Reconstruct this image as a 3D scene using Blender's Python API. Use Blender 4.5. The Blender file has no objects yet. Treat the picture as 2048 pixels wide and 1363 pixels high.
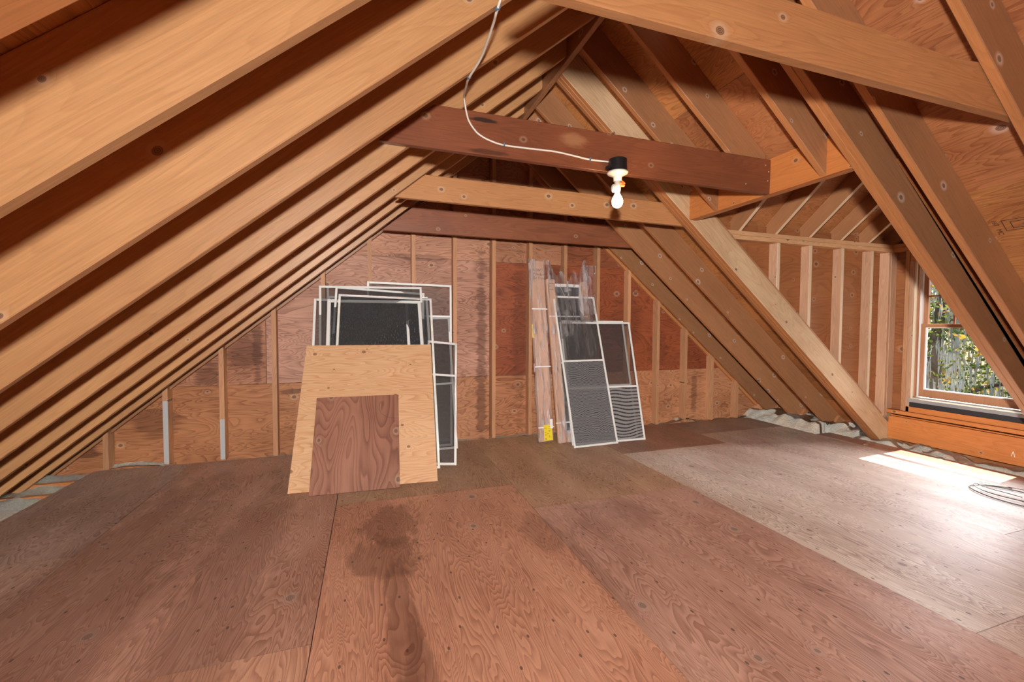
import bpy, bmesh, math, random
from mathutils import Matrix, Vector, noise as mnoise

random.seed(7)
scene = bpy.context.scene
COL = scene.collection

# ------------------------------------------------------------------ camera
cam_data = bpy.data.cameras.new('camera')
cam_data.sensor_fit = 'HORIZONTAL'
cam_data.sensor_width = 36.0
cam_data.lens = 860.11 / 2048 * 36.0
cam_data.clip_start = 0.02
cam = bpy.data.objects.new('camera', cam_data)
COL.objects.link(cam)
EYE = Vector((0.0, 0.0, 1.1894))
YAW, PITCH, ROLL = 0.3226, -0.0376, 0.0040
_fw = Vector((math.sin(YAW) * math.cos(PITCH), math.cos(YAW) * math.cos(PITCH), math.sin(PITCH)))
_r0 = Vector((math.cos(YAW), -math.sin(YAW), 0))
_u0 = _r0.cross(_fw)
_r = _r0 * math.cos(ROLL) + _u0 * math.sin(ROLL)
_u = _u0 * math.cos(ROLL) - _r0 * math.sin(ROLL)
cam.matrix_world = Matrix(((_r.x, _u.x, -_fw.x, EYE.x), (_r.y, _u.y, -_fw.y, EYE.y), (_r.z, _u.z, -_fw.z, EYE.z), (0, 0, 0, 1)))
scene.camera = cam

# ------------------------------------------------------------------ view, world, lights
vs = scene.view_settings
vs.view_transform = 'Standard'
vs.look = 'None'
vs.exposure = 0.10
vs.gamma = 1.0
vs.use_curve_mapping = False
scene.cycles.max_bounces = 12
scene.cycles.diffuse_bounces = 6
scene.cycles.transparent_max_bounces = 32
scene.cycles.sample_clamp_indirect = 4.0

world = bpy.data.worlds.new('sky')
scene.world = world
world.use_nodes = True
wn = world.node_tree
wn.nodes.clear()
wo = wn.nodes.new('ShaderNodeOutputWorld')
wb = wn.nodes.new('ShaderNodeBackground')
sk = wn.nodes.new('ShaderNodeTexSky')
sk.sky_type = 'NISHITA'
sk.sun_disc = False
sk.sun_elevation = math.radians(50)
sk.sun_rotation = math.radians(90)
wb.inputs['Strength'].default_value = 0.30
wn.links.new(sk.outputs[0], wb.inputs['Color'])
wn.links.new(wb.outputs[0], wo.inputs['Surface'])


def lamp(name, kind, loc, energy, color=(1, 1, 1), **kw):
    d = bpy.data.lights.new(name, kind)
    d.energy = energy
    d.color = color
    for k, v in kw.items():
        setattr(d, k, v)
    o = bpy.data.objects.new(name, d)
    o.location = loc
    COL.objects.link(o)
    return o


sun = lamp('sun', 'SUN', (12, 2.6, 12), 16.0, (1.0, 0.95, 0.86), angle=0.009)
SUN_EL = math.radians(58)
_d = Vector((-math.cos(SUN_EL), -0.05, -math.sin(SUN_EL)))
sun.rotation_euler = _d.to_track_quat('-Z', 'Y').to_euler()

# the photographer's flash, held a little above the lens
flash = lamp('camera_flash', 'POINT', (0.0, -0.08, 1.46), 1.0, (1.0, 0.95, 0.895), shadow_soft_size=0.045)
flash.data.use_nodes = True
fn = flash.data.node_tree
fe = next(n for n in fn.nodes if n.type == 'EMISSION')
lf = fn.nodes.new('ShaderNodeLightFalloff')
lf.inputs['Strength'].default_value = 28.0
lf2 = fn.nodes.new('ShaderNodeLightFalloff')
lf2.inputs['Strength'].default_value = 28.0
fsum = fn.nodes.new('ShaderNodeMath')
fn.links.new(lf.outputs['Linear'], fsum.inputs[0])
fn.links.new(lf2.outputs['Constant'], fsum.inputs[1])
fn.links.new(fsum.outputs[0], fe.inputs['Strength'])

# added area lamp outside the dormer window, boosting the sky's daylight on the floor
sky_fill = lamp('sky_fill_lamp', 'AREA', (8.3, 2.9, 3.35), 760.0, (0.97, 0.98, 1.0), shape='RECTANGLE', size=4.0, size_y=1.5)
sky_fill.rotation_euler = (Vector((2.6, 1.1, 0.0)) - Vector((8.3, 2.9, 3.35))).to_track_quat('-Z', 'Y').to_euler()

# ------------------------------------------------------------------ node helpers


class NG:
    def __init__(self, name):
        self.mat = bpy.data.materials.new(name)
        self.mat.use_nodes = True
        self.t = self.mat.node_tree
        self.t.nodes.clear()
        self.out = self.t.nodes.new('ShaderNodeOutputMaterial')

    def n(self, kind, **kw):
        nd = self.t.nodes.new(kind)
        for k, v in kw.items():
            setattr(nd, k, v)
        return nd

    def put(self, sock, v):
        if isinstance(v, bpy.types.NodeSocket):
            self.t.links.new(v, sock)
        elif v is not None:
            if isinstance(v, (tuple, list)) and len(v) == 3 and sock.type == 'RGBA':
                v = (*v, 1.0)
            sock.default_value = v

    def m(self, op, a, b=None, c=None, clamp=False):
        nd = self.n('ShaderNodeMath', operation=op, use_clamp=clamp)
        self.put(nd.inputs[0], a)
        if b is not None:
            self.put(nd.inputs[1], b)
        if c is not None:
            self.put(nd.inputs[2], c)
        return nd.outputs[0]

    def ramp(self, v, a, b, lo=0.0, hi=1.0, smooth=True):
        nd = self.n('ShaderNodeMapRange', interpolation_type='SMOOTHSTEP' if smooth else 'LINEAR')
        self.put(nd.inputs['Value'], v)
        nd.inputs['From Min'].default_value = a
        nd.inputs['From Max'].default_value = b
        nd.inputs['To Min'].default_value = lo
        nd.inputs['To Max'].default_value = hi
        return nd.outputs['Result']

    def mix(self, f, a, b, blend='MIX'):
        nd = self.n('ShaderNodeMix', data_type='RGBA', blend_type=blend)
        self.put(nd.inputs[0], f)
        self.put(nd.inputs[6], a)
        self.put(nd.inputs[7], b)
        return nd.outputs[2]

    def xyz(self, x, y, z):
        nd = self.n('ShaderNodeCombineXYZ')
        for i, v in enumerate((x, y, z)):
            self.put(nd.inputs[i], v)
        return nd.outputs[0]

    def sep(self, v):
        nd = self.n('ShaderNodeSeparateXYZ')
        self.put(nd.inputs[0], v)
        return nd.outputs

    def noise(self, v, scale=1.0, detail=2.0, rough=0.5, dist=0.0):
        nd = self.n('ShaderNodeTexNoise', noise_dimensions='3D')
        self.put(nd.inputs['Vector'], v)
        nd.inputs['Scale'].default_value = scale
        nd.inputs['Detail'].default_value = detail
        nd.inputs['Roughness'].default_value = rough
        nd.inputs['Distortion'].default_value = dist
        return nd.outputs['Fac']

    def principled(self, color, rough=0.5, spec=0.5, metal=0.0, normal=None):
        b = self.n('ShaderNodeBsdfPrincipled')
        self.put(b.inputs['Base Color'], color)
        self.put(b.inputs['Roughness'], rough)
        self.put(b.inputs['Specular IOR Level'], spec)
        self.put(b.inputs['Metallic'], metal)
        if normal is not None:
            self.put(b.inputs['Normal'], normal)
        return b.outputs[0]

    def surf(self, s):
        self.t.links.new(s, self.out.inputs['Surface'])
        return self.mat


def plain(name, color, rough=0.5, spec=0.5, metal=0.0):
    g = NG(name)
    return g.surf(g.principled(color, rough, spec, metal))


def wood(name, light, dark, axis='X', ring=0.45, freq=46.0, stretch=0.5, across=5.0, flat='Y', knots=0.5, knot_scale=4.6,
         knot_r=0.011, knot_col=(0.07, 0.025, 0.012), halo=0.25, halo_col=(0.62, 0.42, 0.27), rough=0.5, spec=0.35,
         vary=0.16, mottle=0.25, sheet=False, stains=None, bump=0.12, fine=0.25, sharp=2.2, coat=0.0, det=2.0, dist=0.25):
    """sawn or peeled timber: growth-ring contours stretched along the grain, knots with pale rims, fine fibre."""
    g = NG(name)
    tc = g.n('ShaderNodeTexCoord')
    sx = g.sep(tc.outputs['Object'])
    oi = g.n('ShaderNodeObjectInfo')
    rnd = oi.outputs['Random']
    tint = None
    if sheet:
        at = g.n('ShaderNodeAttribute', attribute_name='tint')
        tint = at.outputs['Color']
        seed = g.m('MULTIPLY', at.outputs['Alpha'], 91.0)
    else:
        seed = g.m('MULTIPLY', rnd, 83.0)
    order = {'X': (0, 1, 2), 'Y': (1, 0, 2), 'Z': (2, 1, 0)}[axis]
    a, b, c = (sx[i] for i in order)
    # a = along the grain, b/c = across it; 'flat' names the axis that carries no figure (the thin one)
    if flat == axis:
        raise ValueError
    thin = {'X': 0, 'Y': 1, 'Z': 2}[flat]
    cross = [i for i in (0, 1, 2) if i not in (thin, order[0])][0]
    w = sx[cross]
    th = sx[thin]
    # knots
    kv = g.n('ShaderNodeTexVoronoi', voronoi_dimensions='2D', feature='F1')
    kp = g.xyz(g.m('ADD', g.m('MULTIPLY', a, knot_scale * 0.8), seed), g.m('MULTIPLY_ADD', w, knot_scale, seed), 0.0)
    g.put(kv.inputs['Vector'], kp)
    kv.inputs['Scale'].default_value = 1.0
    kd = g.m('DIVIDE', kv.outputs['Distance'], knot_scale)
    kc = g.sep(kv.outputs['Color'])
    ksel = g.m('LESS_THAN', kc[0], knots)
    kr = g.m('MULTIPLY_ADD', kc[1], knot_r, knot_r * 0.6)
    kn = g.m('DIVIDE', kd, kr)
    near = g.m('MULTIPLY', ksel, g.ramp(kn, 0.5, 4.5, 1.0, 0.0))
    kmask = g.m('MULTIPLY', ksel, g.ramp(kn, 0.75, 1.1, 1.0, 0.0))
    hmask = g.m('MULTIPLY', ksel, g.ramp(kn, 1.0, 2.6, 1.0, 0.0))
    # ring contours
    p1 = g.xyz(g.m('MULTIPLY_ADD', a, stretch, seed), g.m('MULTIPLY', w, across), g.m('MULTIPLY_ADD', th, across * 0.8, seed))
    n1 = g.noise(p1, 1.0, det, 0.5, dist)
    n1 = g.m('ADD', n1, g.m('MULTIPLY', near, 0.05))
    rv = g.m('FRACT', g.m('MULTIPLY', n1, freq))
    line = g.m('POWER', rv, sharp)
    line = g.m('MULTIPLY', line, g.ramp(rv, 0.9, 1.0, 1.0, 0.0))
    pf = g.xyz(g.m('MULTIPLY', a, 5.0), g.m('MULTIPLY_ADD', w, 170.0, seed), g.m('MULTIPLY', th, 170.0))
    nf = g.noise(pf, 1.0, 2.0, 0.6)
    pm = g.xyz(g.m('MULTIPLY_ADD', a, 1.3, seed), g.m('MULTIPLY', w, 3.0), g.m('MULTIPLY', th, 3.0))
    nm = g.noise(pm, 1.0, 3.0, 0.55)
    if sheet:
        lc = g.mix(1.0, tint, light, 'MULTIPLY')
        dc = g.mix(1.0, tint, dark, 'MULTIPLY')
    else:
        lc, dc = light, dark
    col = g.mix(g.m('MULTIPLY', line, g.ramp(nm, 0.2, 0.8, ring * 0.5, ring)), lc, dc)
    col = g.mix(g.ramp(nm, 0.3, 0.75, 0.0, mottle), col, dc)
    shade = g.m('MULTIPLY_ADD', nf, fine * 2, 1.0 - fine)
    if not sheet and vary > 0:
        shade = g.m('MULTIPLY', shade, g.m('MULTIPLY_ADD', rnd, vary * 2, 1.0 - vary))
    sc = g.n('ShaderNodeVectorMath', operation='SCALE')
    g.put(sc.inputs[0], col)
    g.put(sc.inputs['Scale'], shade)
    col = sc.outputs[0]
    if halo:
        col = g.mix(g.m('MULTIPLY', hmask, halo), col, halo_col)
    ringk = g.m('MULTIPLY_ADD', g.m('SINE', g.m('MULTIPLY', kn, 17.0)), 0.25, 0.70)
    col = g.mix(g.m('MULTIPLY', kmask, ringk), col, knot_col)
    if stains:
        col = stains(g, sx, col, nf)
    nrm = None
    if bump:
        bp = g.n('ShaderNodeBump')
        bp.inputs['Strength'].default_value = bump
        bp.inputs['Distance'].default_value = 0.003
        g.put(bp.inputs['Height'], g.m('SUBTRACT', nf, g.m('MULTIPLY', line, 0.6)))
        nrm = bp.outputs[0]
    rg = g.m('MULTIPLY_ADD', nm, 0.16, rough - 0.08)
    sh = g.principled(col, rg, spec, 0.0, nrm)
    if coat:
        sh.node.inputs['Coat Weight'].default_value = coat
        sh.node.inputs['Coat Roughness'].default_value = 0.34
    return g.surf(sh)


def blob(g, sx, cx, cy, rx, ry, nz, edge=0.35, axes=(0, 1)):
    dx = g.m('DIVIDE', g.m('SUBTRACT', sx[axes[0]], cx), rx)
    dy = g.m('DIVIDE', g.m('SUBTRACT', sx[axes[1]], cy), ry)
    d = g.m('SQRT', g.m('ADD', g.m('MULTIPLY', dx, dx), g.m('MULTIPLY', dy, dy)))
    d = g.m('ADD', d, g.m('MULTIPLY', g.m('SUBTRACT', nz, 0.5), 1.3))
    return g.ramp(d, 1.0 - edge, 1.0 + edge, 1.0, 0.0)


def floor_stains_and_shade(g, sx, col, nf):
    nz = g.m('MULTIPLY_ADD', g.m('SUBTRACT', g.noise(g.xyz(g.m('MULTIPLY', sx[0], 11.0), g.m('MULTIPLY', sx[1], 4.5), 0.0), 1.0, 5.0, 0.68), 0.5), 1.7, 0.5)
    dark = (0.085, 0.030, 0.018)
    for cx, cy, rx, ry, k in ((0.12, 2.62, 0.15, 0.26, 0.50), (0.06, 2.25, 0.19, 0.20, 0.50), (0.12, 1.75, 0.06, 0.46, 0.45), (0.17, 1.30, 0.055, 0.35, 0.45),
                              (0.95, 2.25, 0.12, 0.22, 0.34), (1.45, 2.30, 0.30, 0.20, 0.22), (1.04, 1.75, 0.05, 0.35, 0.2),
                              (-1.2, 2.4, 0.30, 1.3, 0.35), (-0.62, 2.3, 0.16, 1.3, 0.30)):  # these two long bands paint in the shading of the left floor
        col = g.mix(g.m('MULTIPLY', blob(g, sx, cx, cy, rx, ry, nz, 0.25), k), col, dark)
    # pale noise patches towards the left, and small splinters
    sc = g.noise(g.xyz(g.m('MULTIPLY', sx[0], 2.2), g.m('MULTIPLY', sx[1], 2.2), 3.0), 1.0, 5.0, 0.65)
    left = g.ramp(sx[0], -1.9, -0.6, 1.0, 0.0)
    col = g.mix(g.m('MULTIPLY', g.ramp(sc, 0.5, 0.72, 0.0, 0.5), left), col, (0.34, 0.22, 0.19))
    sp = g.n('ShaderNodeTexVoronoi', voronoi_dimensions='2D')
    g.put(sp.inputs['Vector'], g.xyz(g.m('MULTIPLY', sx[0], 9.0), g.m('MULTIPLY', sx[1], 5.0), 0.0))
    sp.inputs['Scale'].default_value = 1.0
    spc = g.sep(sp.outputs['Color'])
    dots = g.m('MULTIPLY', g.m('LESS_THAN', sp.outputs['Distance'], 0.045), g.m('LESS_THAN', spc[0], 0.45))
    col = g.mix(g.m('MULTIPLY', dots, 0.75), col, (0.03, 0.014, 0.009))
    return col


def tie_marks(g, sx, col, nf):
    nz = g.noise(g.xyz(g.m('MULTIPLY', sx[0], 14.0), 0.0, g.m('MULTIPLY', sx[2], 40.0)), 1.0, 3.0, 0.6)
    col = g.mix(g.m('MULTIPLY', blob(g, sx, 0.545, 0.185, 0.075, 0.012, nz, 0.3, (0, 2)), 0.9), col, (0.02, 0.014, 0.012))
    col = g.mix(g.m('MULTIPLY', blob(g, sx, 1.08, 0.155, 0.07, 0.035, nz, 0.5, (0, 2)), 0.6), col, (0.40, 0.20, 0.10))
    col = g.mix(g.m('MULTIPLY', blob(g, sx, 0.58, 0.018, 0.10, 0.014, nz, 0.3, (0, 2)), 0.7), col, (0.05, 0.018, 0.010))
    return col


def wall_stains(g, sx, col, nf):
    n1 = g.noise(g.xyz(g.m('MULTIPLY', sx[0], 1.6), 0.0, g.m('MULTIPLY', sx[2], 15.0)), 1.0, 4.0, 0.65)
    n2 = g.noise(g.xyz(g.m('MULTIPLY', sx[0], 3.0), 0.0, g.m('MULTIPLY', sx[2], 55.0)), 1.0, 2.0, 0.6)
    nz = g.m('MULTIPLY_ADD', g.m('SUBTRACT', n1, 0.5), 2.2, g.m('MULTIPLY_ADD', g.m('SUBTRACT', n2, 0.5), 1.1, 0.5))
    dark = (0.060, 0.017, 0.007)
    for cx, cz, rx, rz, k in ((1.13, 0.8, 0.05, 1.1, 0.55), (1.56, 1.0, 0.09, 0.8, 0.40), (2.02, 1.76, 0.16, 0.08, 0.45), (2.0, 1.2, 0.16, 0.5, 0.3),
                              (-1.05, 0.95, 0.14, 0.16, 0.55), (-1.35, 0.72, 0.10, 0.12, 0.55), (-1.72, 0.35, 0.16, 0.12, 0.5), (-2.2, 0.15, 0.10, 0.08, 0.7),
                              (-0.95, 1.0, 0.035, 0.3, 0.55), (-0.66, 0.565, 0.09, 0.02, 0.6), (3.9, 0.35, 0.04, 0.25, 0.45), (2.9, 1.2, 0.18, 0.35, 0.3),
                              (3.35, 0.9, 0.14, 0.22, 0.3), (0.55, 1.86, 0.25, 0.03, 0.4)):
        col = g.mix(g.m('MULTIPLY', blob(g, sx, cx, cz, rx, rz, nz, 0.30, (0, 2)), k), col, dark)
    return col


TAN = dict(light=(0.53, 0.280, 0.122), dark=(0.34, 0.145, 0.055))
M = {}
M['rafter_tan'] = wood('rafter_tan_wood', **TAN, ring=0.40, freq=30, rough=0.42, spec=0.6, knots=0.36, knot_r=0.0085, halo=0.5, vary=0.10, mottle=0.35, coat=0.55)
M['rafter_brown'] = wood('rafter_brown_wood', light=(0.36, 0.168, 0.077), dark=(0.18, 0.072, 0.030), ring=0.35, freq=34, rough=0.46, spec=0.4,
                         knots=0.6, knot_r=0.0085, halo=0.75, halo_col=(0.60, 0.44, 0.34), vary=0.16, coat=0.3)
M['rafter_orange'] = wood('rafter_orange_wood', light=(0.50, 0.205, 0.075), dark=(0.26, 0.090, 0.028), ring=0.35, freq=34, rough=0.42,
                          knots=0.4, knot_r=0.0085, halo=0.5, vary=0.12, coat=0.2)
M['tie_red'] = wood('tie_beam_red_wood', light=(0.235, 0.078, 0.036), dark=(0.105, 0.030, 0.013), ring=0.5, freq=40, rough=0.4, spec=0.45,
                    knots=0.16, knot_r=0.007, vary=0.04, mottle=0.6, stains=tie_marks)
M['tie_dark'] = wood('tie_beam_dark_wood', light=(0.27, 0.095, 0.045), dark=(0.12, 0.036, 0.016), ring=0.6, freq=36, rough=0.45, spec=0.4, knots=0.35, knot_r=0.008, halo=0.4, vary=0.04, mottle=0.6)
M['tie_tan'] = wood('tie_beam_tan_wood', light=(0.50, 0.240, 0.100), dark=(0.26, 0.100, 0.035), ring=0.5, freq=34, rough=0.45, knots=0.5, knot_r=0.010, halo=0.6, vary=0.06)
M['stud'] = wood('stud_wood', light=(0.52, 0.270, 0.140), dark=(0.26, 0.105, 0.045), axis='Z', flat='Y', ring=0.5, freq=40, rough=0.55, vary=0.18, knots=0.4, knot_r=0.008)
M['stud_pale'] = wood('pale_stud_wood', light=(0.56, 0.34, 0.215), dark=(0.30, 0.145, 0.080), axis='Z', flat='X', ring=0.5, freq=40, rough=0.42, vary=0.12, knots=0.5, knot_r=0.008, coat=0.4)
M['stud_edge'] = plain('pale_edge', (0.66, 0.50, 0.33), 0.6)  # paler tone for the narrow edge faces of dormer studs and rafters
M['weathered'] = wood('pale_weathered_wood', light=(0.66, 0.47, 0.29), dark=(0.40, 0.22, 0.105), ring=0.5, freq=34, rough=0.5, vary=0.0, knots=0.5, knot_r=0.008, halo=0.2, mottle=0.6)
M['plate_pale'] = wood('pale_plate_wood', light=(0.62, 0.36, 0.19), dark=(0.34, 0.16, 0.07), ring=0.45, freq=40, rough=0.55, vary=0.08, knots=0.3)
M['knee_orange'] = wood('knee_board_wood', light=(0.62, 0.225, 0.065), dark=(0.36, 0.105, 0.024), ring=0.4, freq=36, rough=0.5, vary=0.05, knots=0.6, knot_r=0.008)
M['deck'] = wood('roof_sheathing_plywood', light=(0.50, 0.215, 0.080), dark=(0.20, 0.062, 0.020), axis='Y', flat='Z', ring=0.95, freq=34, stretch=1.0, across=4.0, det=3.5, dist=0.5,
                 knots=0.4, knot_scale=3.4, knot_r=0.011, halo=0.6, halo_col=(0.60, 0.42, 0.32), rough=0.5, sheet=True, mottle=0.5)
M['wall'] = wood('wall_sheathing_plywood', light=(1.0, 1.0, 1.0), dark=(0.24, 0.13, 0.085), axis='X', flat='Y', ring=1.0, freq=24, stretch=1.1, across=4.2, sharp=2.6, det=3.2, dist=0.6,
                 knots=0.38, knot_scale=3.6, knot_r=0.011, halo=0.35, rough=0.6, sheet=True, mottle=0.35, stains=wall_stains)
M['cheek_ply'] = wood('dormer_sheathing_plywood', light=(0.33, 0.125, 0.045), dark=(0.17, 0.055, 0.018), axis='X', flat='Y', ring=0.6, freq=24, stretch=0.7, across=2.6,
                      knots=0.3, rough=0.6, vary=0.0)
M['floor'] = wood('floor_plywood', light=(1.0, 1.0, 1.0), dark=(0.36, 0.22, 0.16), axis='Y', flat='Z', ring=1.0, freq=46, stretch=0.9, across=4.6, sharp=1.5, det=3.6, dist=0.5,
                  knots=0.20, knot_scale=3.2, knot_r=0.013, knot_col=(0.16, 0.105, 0.085), halo=0.45, halo_col=(0.46, 0.33, 0.27), rough=0.46, spec=0.45,
                  sheet=True, mottle=0.35, stains=floor_stains_and_shade, bump=0.3, fine=0.22)
M['ply_light'] = wood('light_fir_plywood', light=(0.74, 0.46, 0.26), dark=(0.52, 0.22, 0.08), axis='X', flat='Y', ring=0.85, freq=34, stretch=0.7, across=4.4,
                      knots=0.62, knot_scale=5.0, knot_r=0.009, knot_col=(0.14, 0.045, 0.018), halo=0.0, rough=0.6, vary=0.0, mottle=0.2)
M['ply_brown'] = wood('brown_plywood_offcut', light=(0.36, 0.165, 0.105), dark=(0.13, 0.042, 0.024), axis='Z', flat='Y', ring=1.0, freq=26, stretch=0.9, across=3.2,
                      knots=0.35, knot_scale=4.0, knot_r=0.018, knot_col=(0.10, 0.05, 0.035), halo=0.3, rough=0.6, vary=0.0, mottle=0.4)
M['white_metal'] = plain('white_painted_aluminium', (0.80, 0.80, 0.78), 0.4, 0.5)
M['cable'] = plain('white_cable_sheath', (0.80, 0.74, 0.66), 0.45)
M['staple'] = plain('blue_grey_staple', (0.10, 0.17, 0.26), 0.4)
M['black_plastic'] = plain('black_plastic', (0.012, 0.013, 0.015), 0.3)
M['porcelain'] = plain('white_porcelain', (0.62, 0.60, 0.56), 0.3)
M['orange_plastic'] = plain('orange_plastic', (0.75, 0.16, 0.03), 0.4)
M['cardboard'] = wood('brown_cardboard', light=(0.60, 0.37, 0.25), dark=(0.54, 0.33, 0.22), axis='Z', flat='Y', ring=0.1, freq=4, knots=0.0, halo=0.0, rough=0.7, vary=0.05, mottle=0.2, fine=0.06, bump=0)
M['strap'] = plain('white_strap', (0.85, 0.82, 0.78), 0.4)
M['yellow'] = plain('yellow_label_paper', (0.85, 0.66, 0.03), 0.5)
M['ink'] = plain('dark_ink', (0.05, 0.03, 0.025), 0.7)
M['paper'] = plain('white_paper', (0.85, 0.85, 0.85), 0.6)
M['lumber_ink'] = plain('stamp_ink', (0.06, 0.02, 0.012), 0.7)
M['chalk'] = plain('white_chalk', (0.85, 0.82, 0.75), 0.8)
M['wire'] = plain('dark_wire', (0.05, 0.045, 0.04), 0.5)
M['vinyl'] = plain('white_vinyl', (0.80, 0.80, 0.80), 0.35)
M['sash_wood'] = wood('sash_wood', light=(0.44, 0.215, 0.115), dark=(0.28, 0.12, 0.055), axis='Z', flat='X', ring=0.3, knots=0.0, rough=0.5, vary=0.05)
M['grey_metal'] = plain('grey_metal_sill', (0.55, 0.57, 0.60), 0.3, 0.5, 0.6)
M['gap_black'] = plain('black_sill_gap', (0.02, 0.02, 0.025), 0.7)
M['galv'] = plain('grey_white_primer', (0.42, 0.42, 0.42), 0.55)
M['bark'] = plain('tree_bark', (0.12, 0.09, 0.07), 0.9)


def glass_mat():
    g = NG('window_glass')
    tr = g.n('ShaderNodeBsdfTransparent')
    gl = g.n('ShaderNodeBsdfGlossy')
    gl.inputs['Roughness'].default_value = 0.02
    mx = g.n('ShaderNodeMixShader')
    mx.inputs[0].default_value = 0.05
    g.t.links.new(tr.outputs[0], mx.inputs[1])
    g.t.links.new(gl.outputs[0], mx.inputs[2])
    return g.surf(mx.outputs[0])


M['glass'] = glass_mat()


def mesh_mat(name, cover, col, wavy=0.0, per=190.0, amp=26.0, sc=(2.6, 2.2)):
    """woven insect screen: see-through cloth, with the watery weave figure of two slack layers when wavy"""
    g = NG(name)
    tc = g.n('ShaderNodeTexCoord')
    s = g.sep(tc.outputs['Object'])
    nz = g.noise(g.xyz(g.m('MULTIPLY', s[0], sc[0]), 0.0, g.m('MULTIPLY', s[2], sc[1])), 1.0, 1.0, 0.4)
    w = g.m('SINE', g.m('MULTIPLY_ADD', nz, amp, g.m('MULTIPLY', s[2], per)))
    fz = g.noise(g.xyz(g.m('MULTIPLY', s[0], 110.0), 0.0, g.m('MULTIPLY', s[2], 34.0)), 1.0, 2.0, 0.6)
    c = g.mix(g.m('MULTIPLY', g.ramp(w, -0.1, 0.8), wavy), col, (0.02, 0.02, 0.022))
    c = g.mix(g.ramp(fz, 0.45, 0.75, 0.0, 0.4), c, (0.26, 0.26, 0.27))
    tr = g.n('ShaderNodeBsdfTransparent')
    pb = g.principled(c, 0.45, 0.4)
    mx = g.n('ShaderNodeMixShader')
    mx.inputs[0].default_value = cover
    g.t.links.new(tr.outputs[0], mx.inputs[1])
    g.t.links.new(pb, mx.inputs[2])
    return g.surf(mx.outputs[0])


M['screen'] = mesh_mat('dark_insect_screen', 0.50, (0.05, 0.05, 0.052))
M['screen_thin'] = mesh_mat('fine_insect_screen', 0.38, (0.07, 0.065, 0.065))
M['screen_dense'] = mesh_mat('dense_insect_screen', 0.72, (0.035, 0.036, 0.038))
M['screen_wavy'] = mesh_mat('wavy_insect_screen', 0.76, (0.33, 0.33, 0.335), 0.95)
M['screen_fuzzy'] = mesh_mat('fuzzy_insect_screen', 0.70, (0.24, 0.24, 0.245), 0.75, 420.0, 60.0, (7.0, 4.0))


def film_mat():
    g = NG('clear_plastic_film')
    tc = g.n('ShaderNodeTexCoord')
    s = g.sep(tc.outputs['Object'])
    nz = g.noise(g.xyz(g.m('MULTIPLY', s[0], 22.0), g.m('MULTIPLY', s[1], 22.0), g.m('MULTIPLY', s[2], 3.0)), 1.0, 3.0, 0.6, 0.6)
    bp = g.n('ShaderNodeBump')
    bp.inputs['Strength'].default_value = 1.0
    bp.inputs['Distance'].default_value = 0.05
    g.put(bp.inputs['Height'], nz)
    tr = g.n('ShaderNodeBsdfTransparent')
    tr.inputs['Color'].default_value = (0.96, 0.94, 0.94, 1)
    pb = g.n('ShaderNodeBsdfPrincipled')
    pb.inputs['Base Color'].default_value = (0.70, 0.66, 0.66, 1)
    pb.inputs['Roughness'].default_value = 0.16
    pb.inputs['Specular IOR Level'].default_value = 0.9
    g.put(pb.inputs['Normal'], bp.outputs[0])
    mx = g.n('ShaderNodeMixShader')
    g.put(mx.inputs[0], g.ramp(nz, 0.42, 0.72, 0.12, 0.62))
    g.t.links.new(tr.outputs[0], mx.inputs[1])
    g.t.links.new(pb.outputs[0], mx.inputs[2])
    return g.surf(mx.outputs[0])


M['film'] = film_mat()


def insulation_mat():
    g = NG('glass_wool')
    tc = g.n('ShaderNodeTexCoord')
    s = tc.outputs['Object']
    n1 = g.noise(s, 5.0, 3.0, 0.6)
    n2 = g.noise(s, 60.0, 3.0, 0.7)
    c = g.mix(g.ramp(n1, 0.35, 0.65), (0.62, 0.55, 0.45), (0.50, 0.54, 0.50))
    c = g.mix(g.ramp(n2, 0.35, 0.8, 0.0, 0.5), c, (0.30, 0.25, 0.20))
    bp = g.n('ShaderNodeBump')
    bp.inputs['Strength'].default_value = 0.6
    bp.inputs['Distance'].default_value = 0.02
    g.put(bp.inputs['Height'], n2)
    return g.surf(g.principled(c, 0.95, 0.1, 0.0, bp.outputs[0]))


M['wool'] = insulation_mat()


def bulb_mat():
    g = NG('lit_bulb')
    e = g.n('ShaderNodeEmission')
    e.inputs['Color'].default_value = (1.0, 0.80, 0.55, 1)
    e.inputs['Strength'].default_value = 22.0
    return g.surf(e.outputs[0])


M['bulb'] = bulb_mat()


def leaf_mat(name, c1, c2):
    g = NG(name)
    oi = g.n('ShaderNodeTexCoord')
    nz = g.noise(oi.outputs['Object'], 1.6, 3.0, 0.6)
    c = g.mix(g.ramp(nz, 0.4, 0.6), c1, c2)
    df = g.n('ShaderNodeBsdfDiffuse')
    tl = g.n('ShaderNodeBsdfTranslucent')
    g.put(df.inputs[0], c)
    g.put(tl.inputs[0], c)
    mx = g.n('ShaderNodeMixShader')
    mx.inputs[0].default_value = 0.45
    g.t.links.new(df.outputs[0], mx.inputs[1])
    g.t.links.new(tl.outputs[0], mx.inputs[2])
    return g.surf(mx.outputs[0])


M['leaf_green'] = leaf_mat('green_leaves', (0.10, 0.17, 0.04), (0.20, 0.24, 0.05))
M['leaf_yellow'] = leaf_mat('yellow_leaves', (0.55, 0.42, 0.06), (0.62, 0.32, 0.06))
M['moss'] = leaf_mat('grey_hanging_moss', (0.62, 0.63, 0.60), (0.75, 0.76, 0.72))

# ------------------------------------------------------------------ geometry helpers


def link(o, parent=None):
    COL.objects.link(o)
    if parent is not None:
        o.parent = parent
    return o


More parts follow.
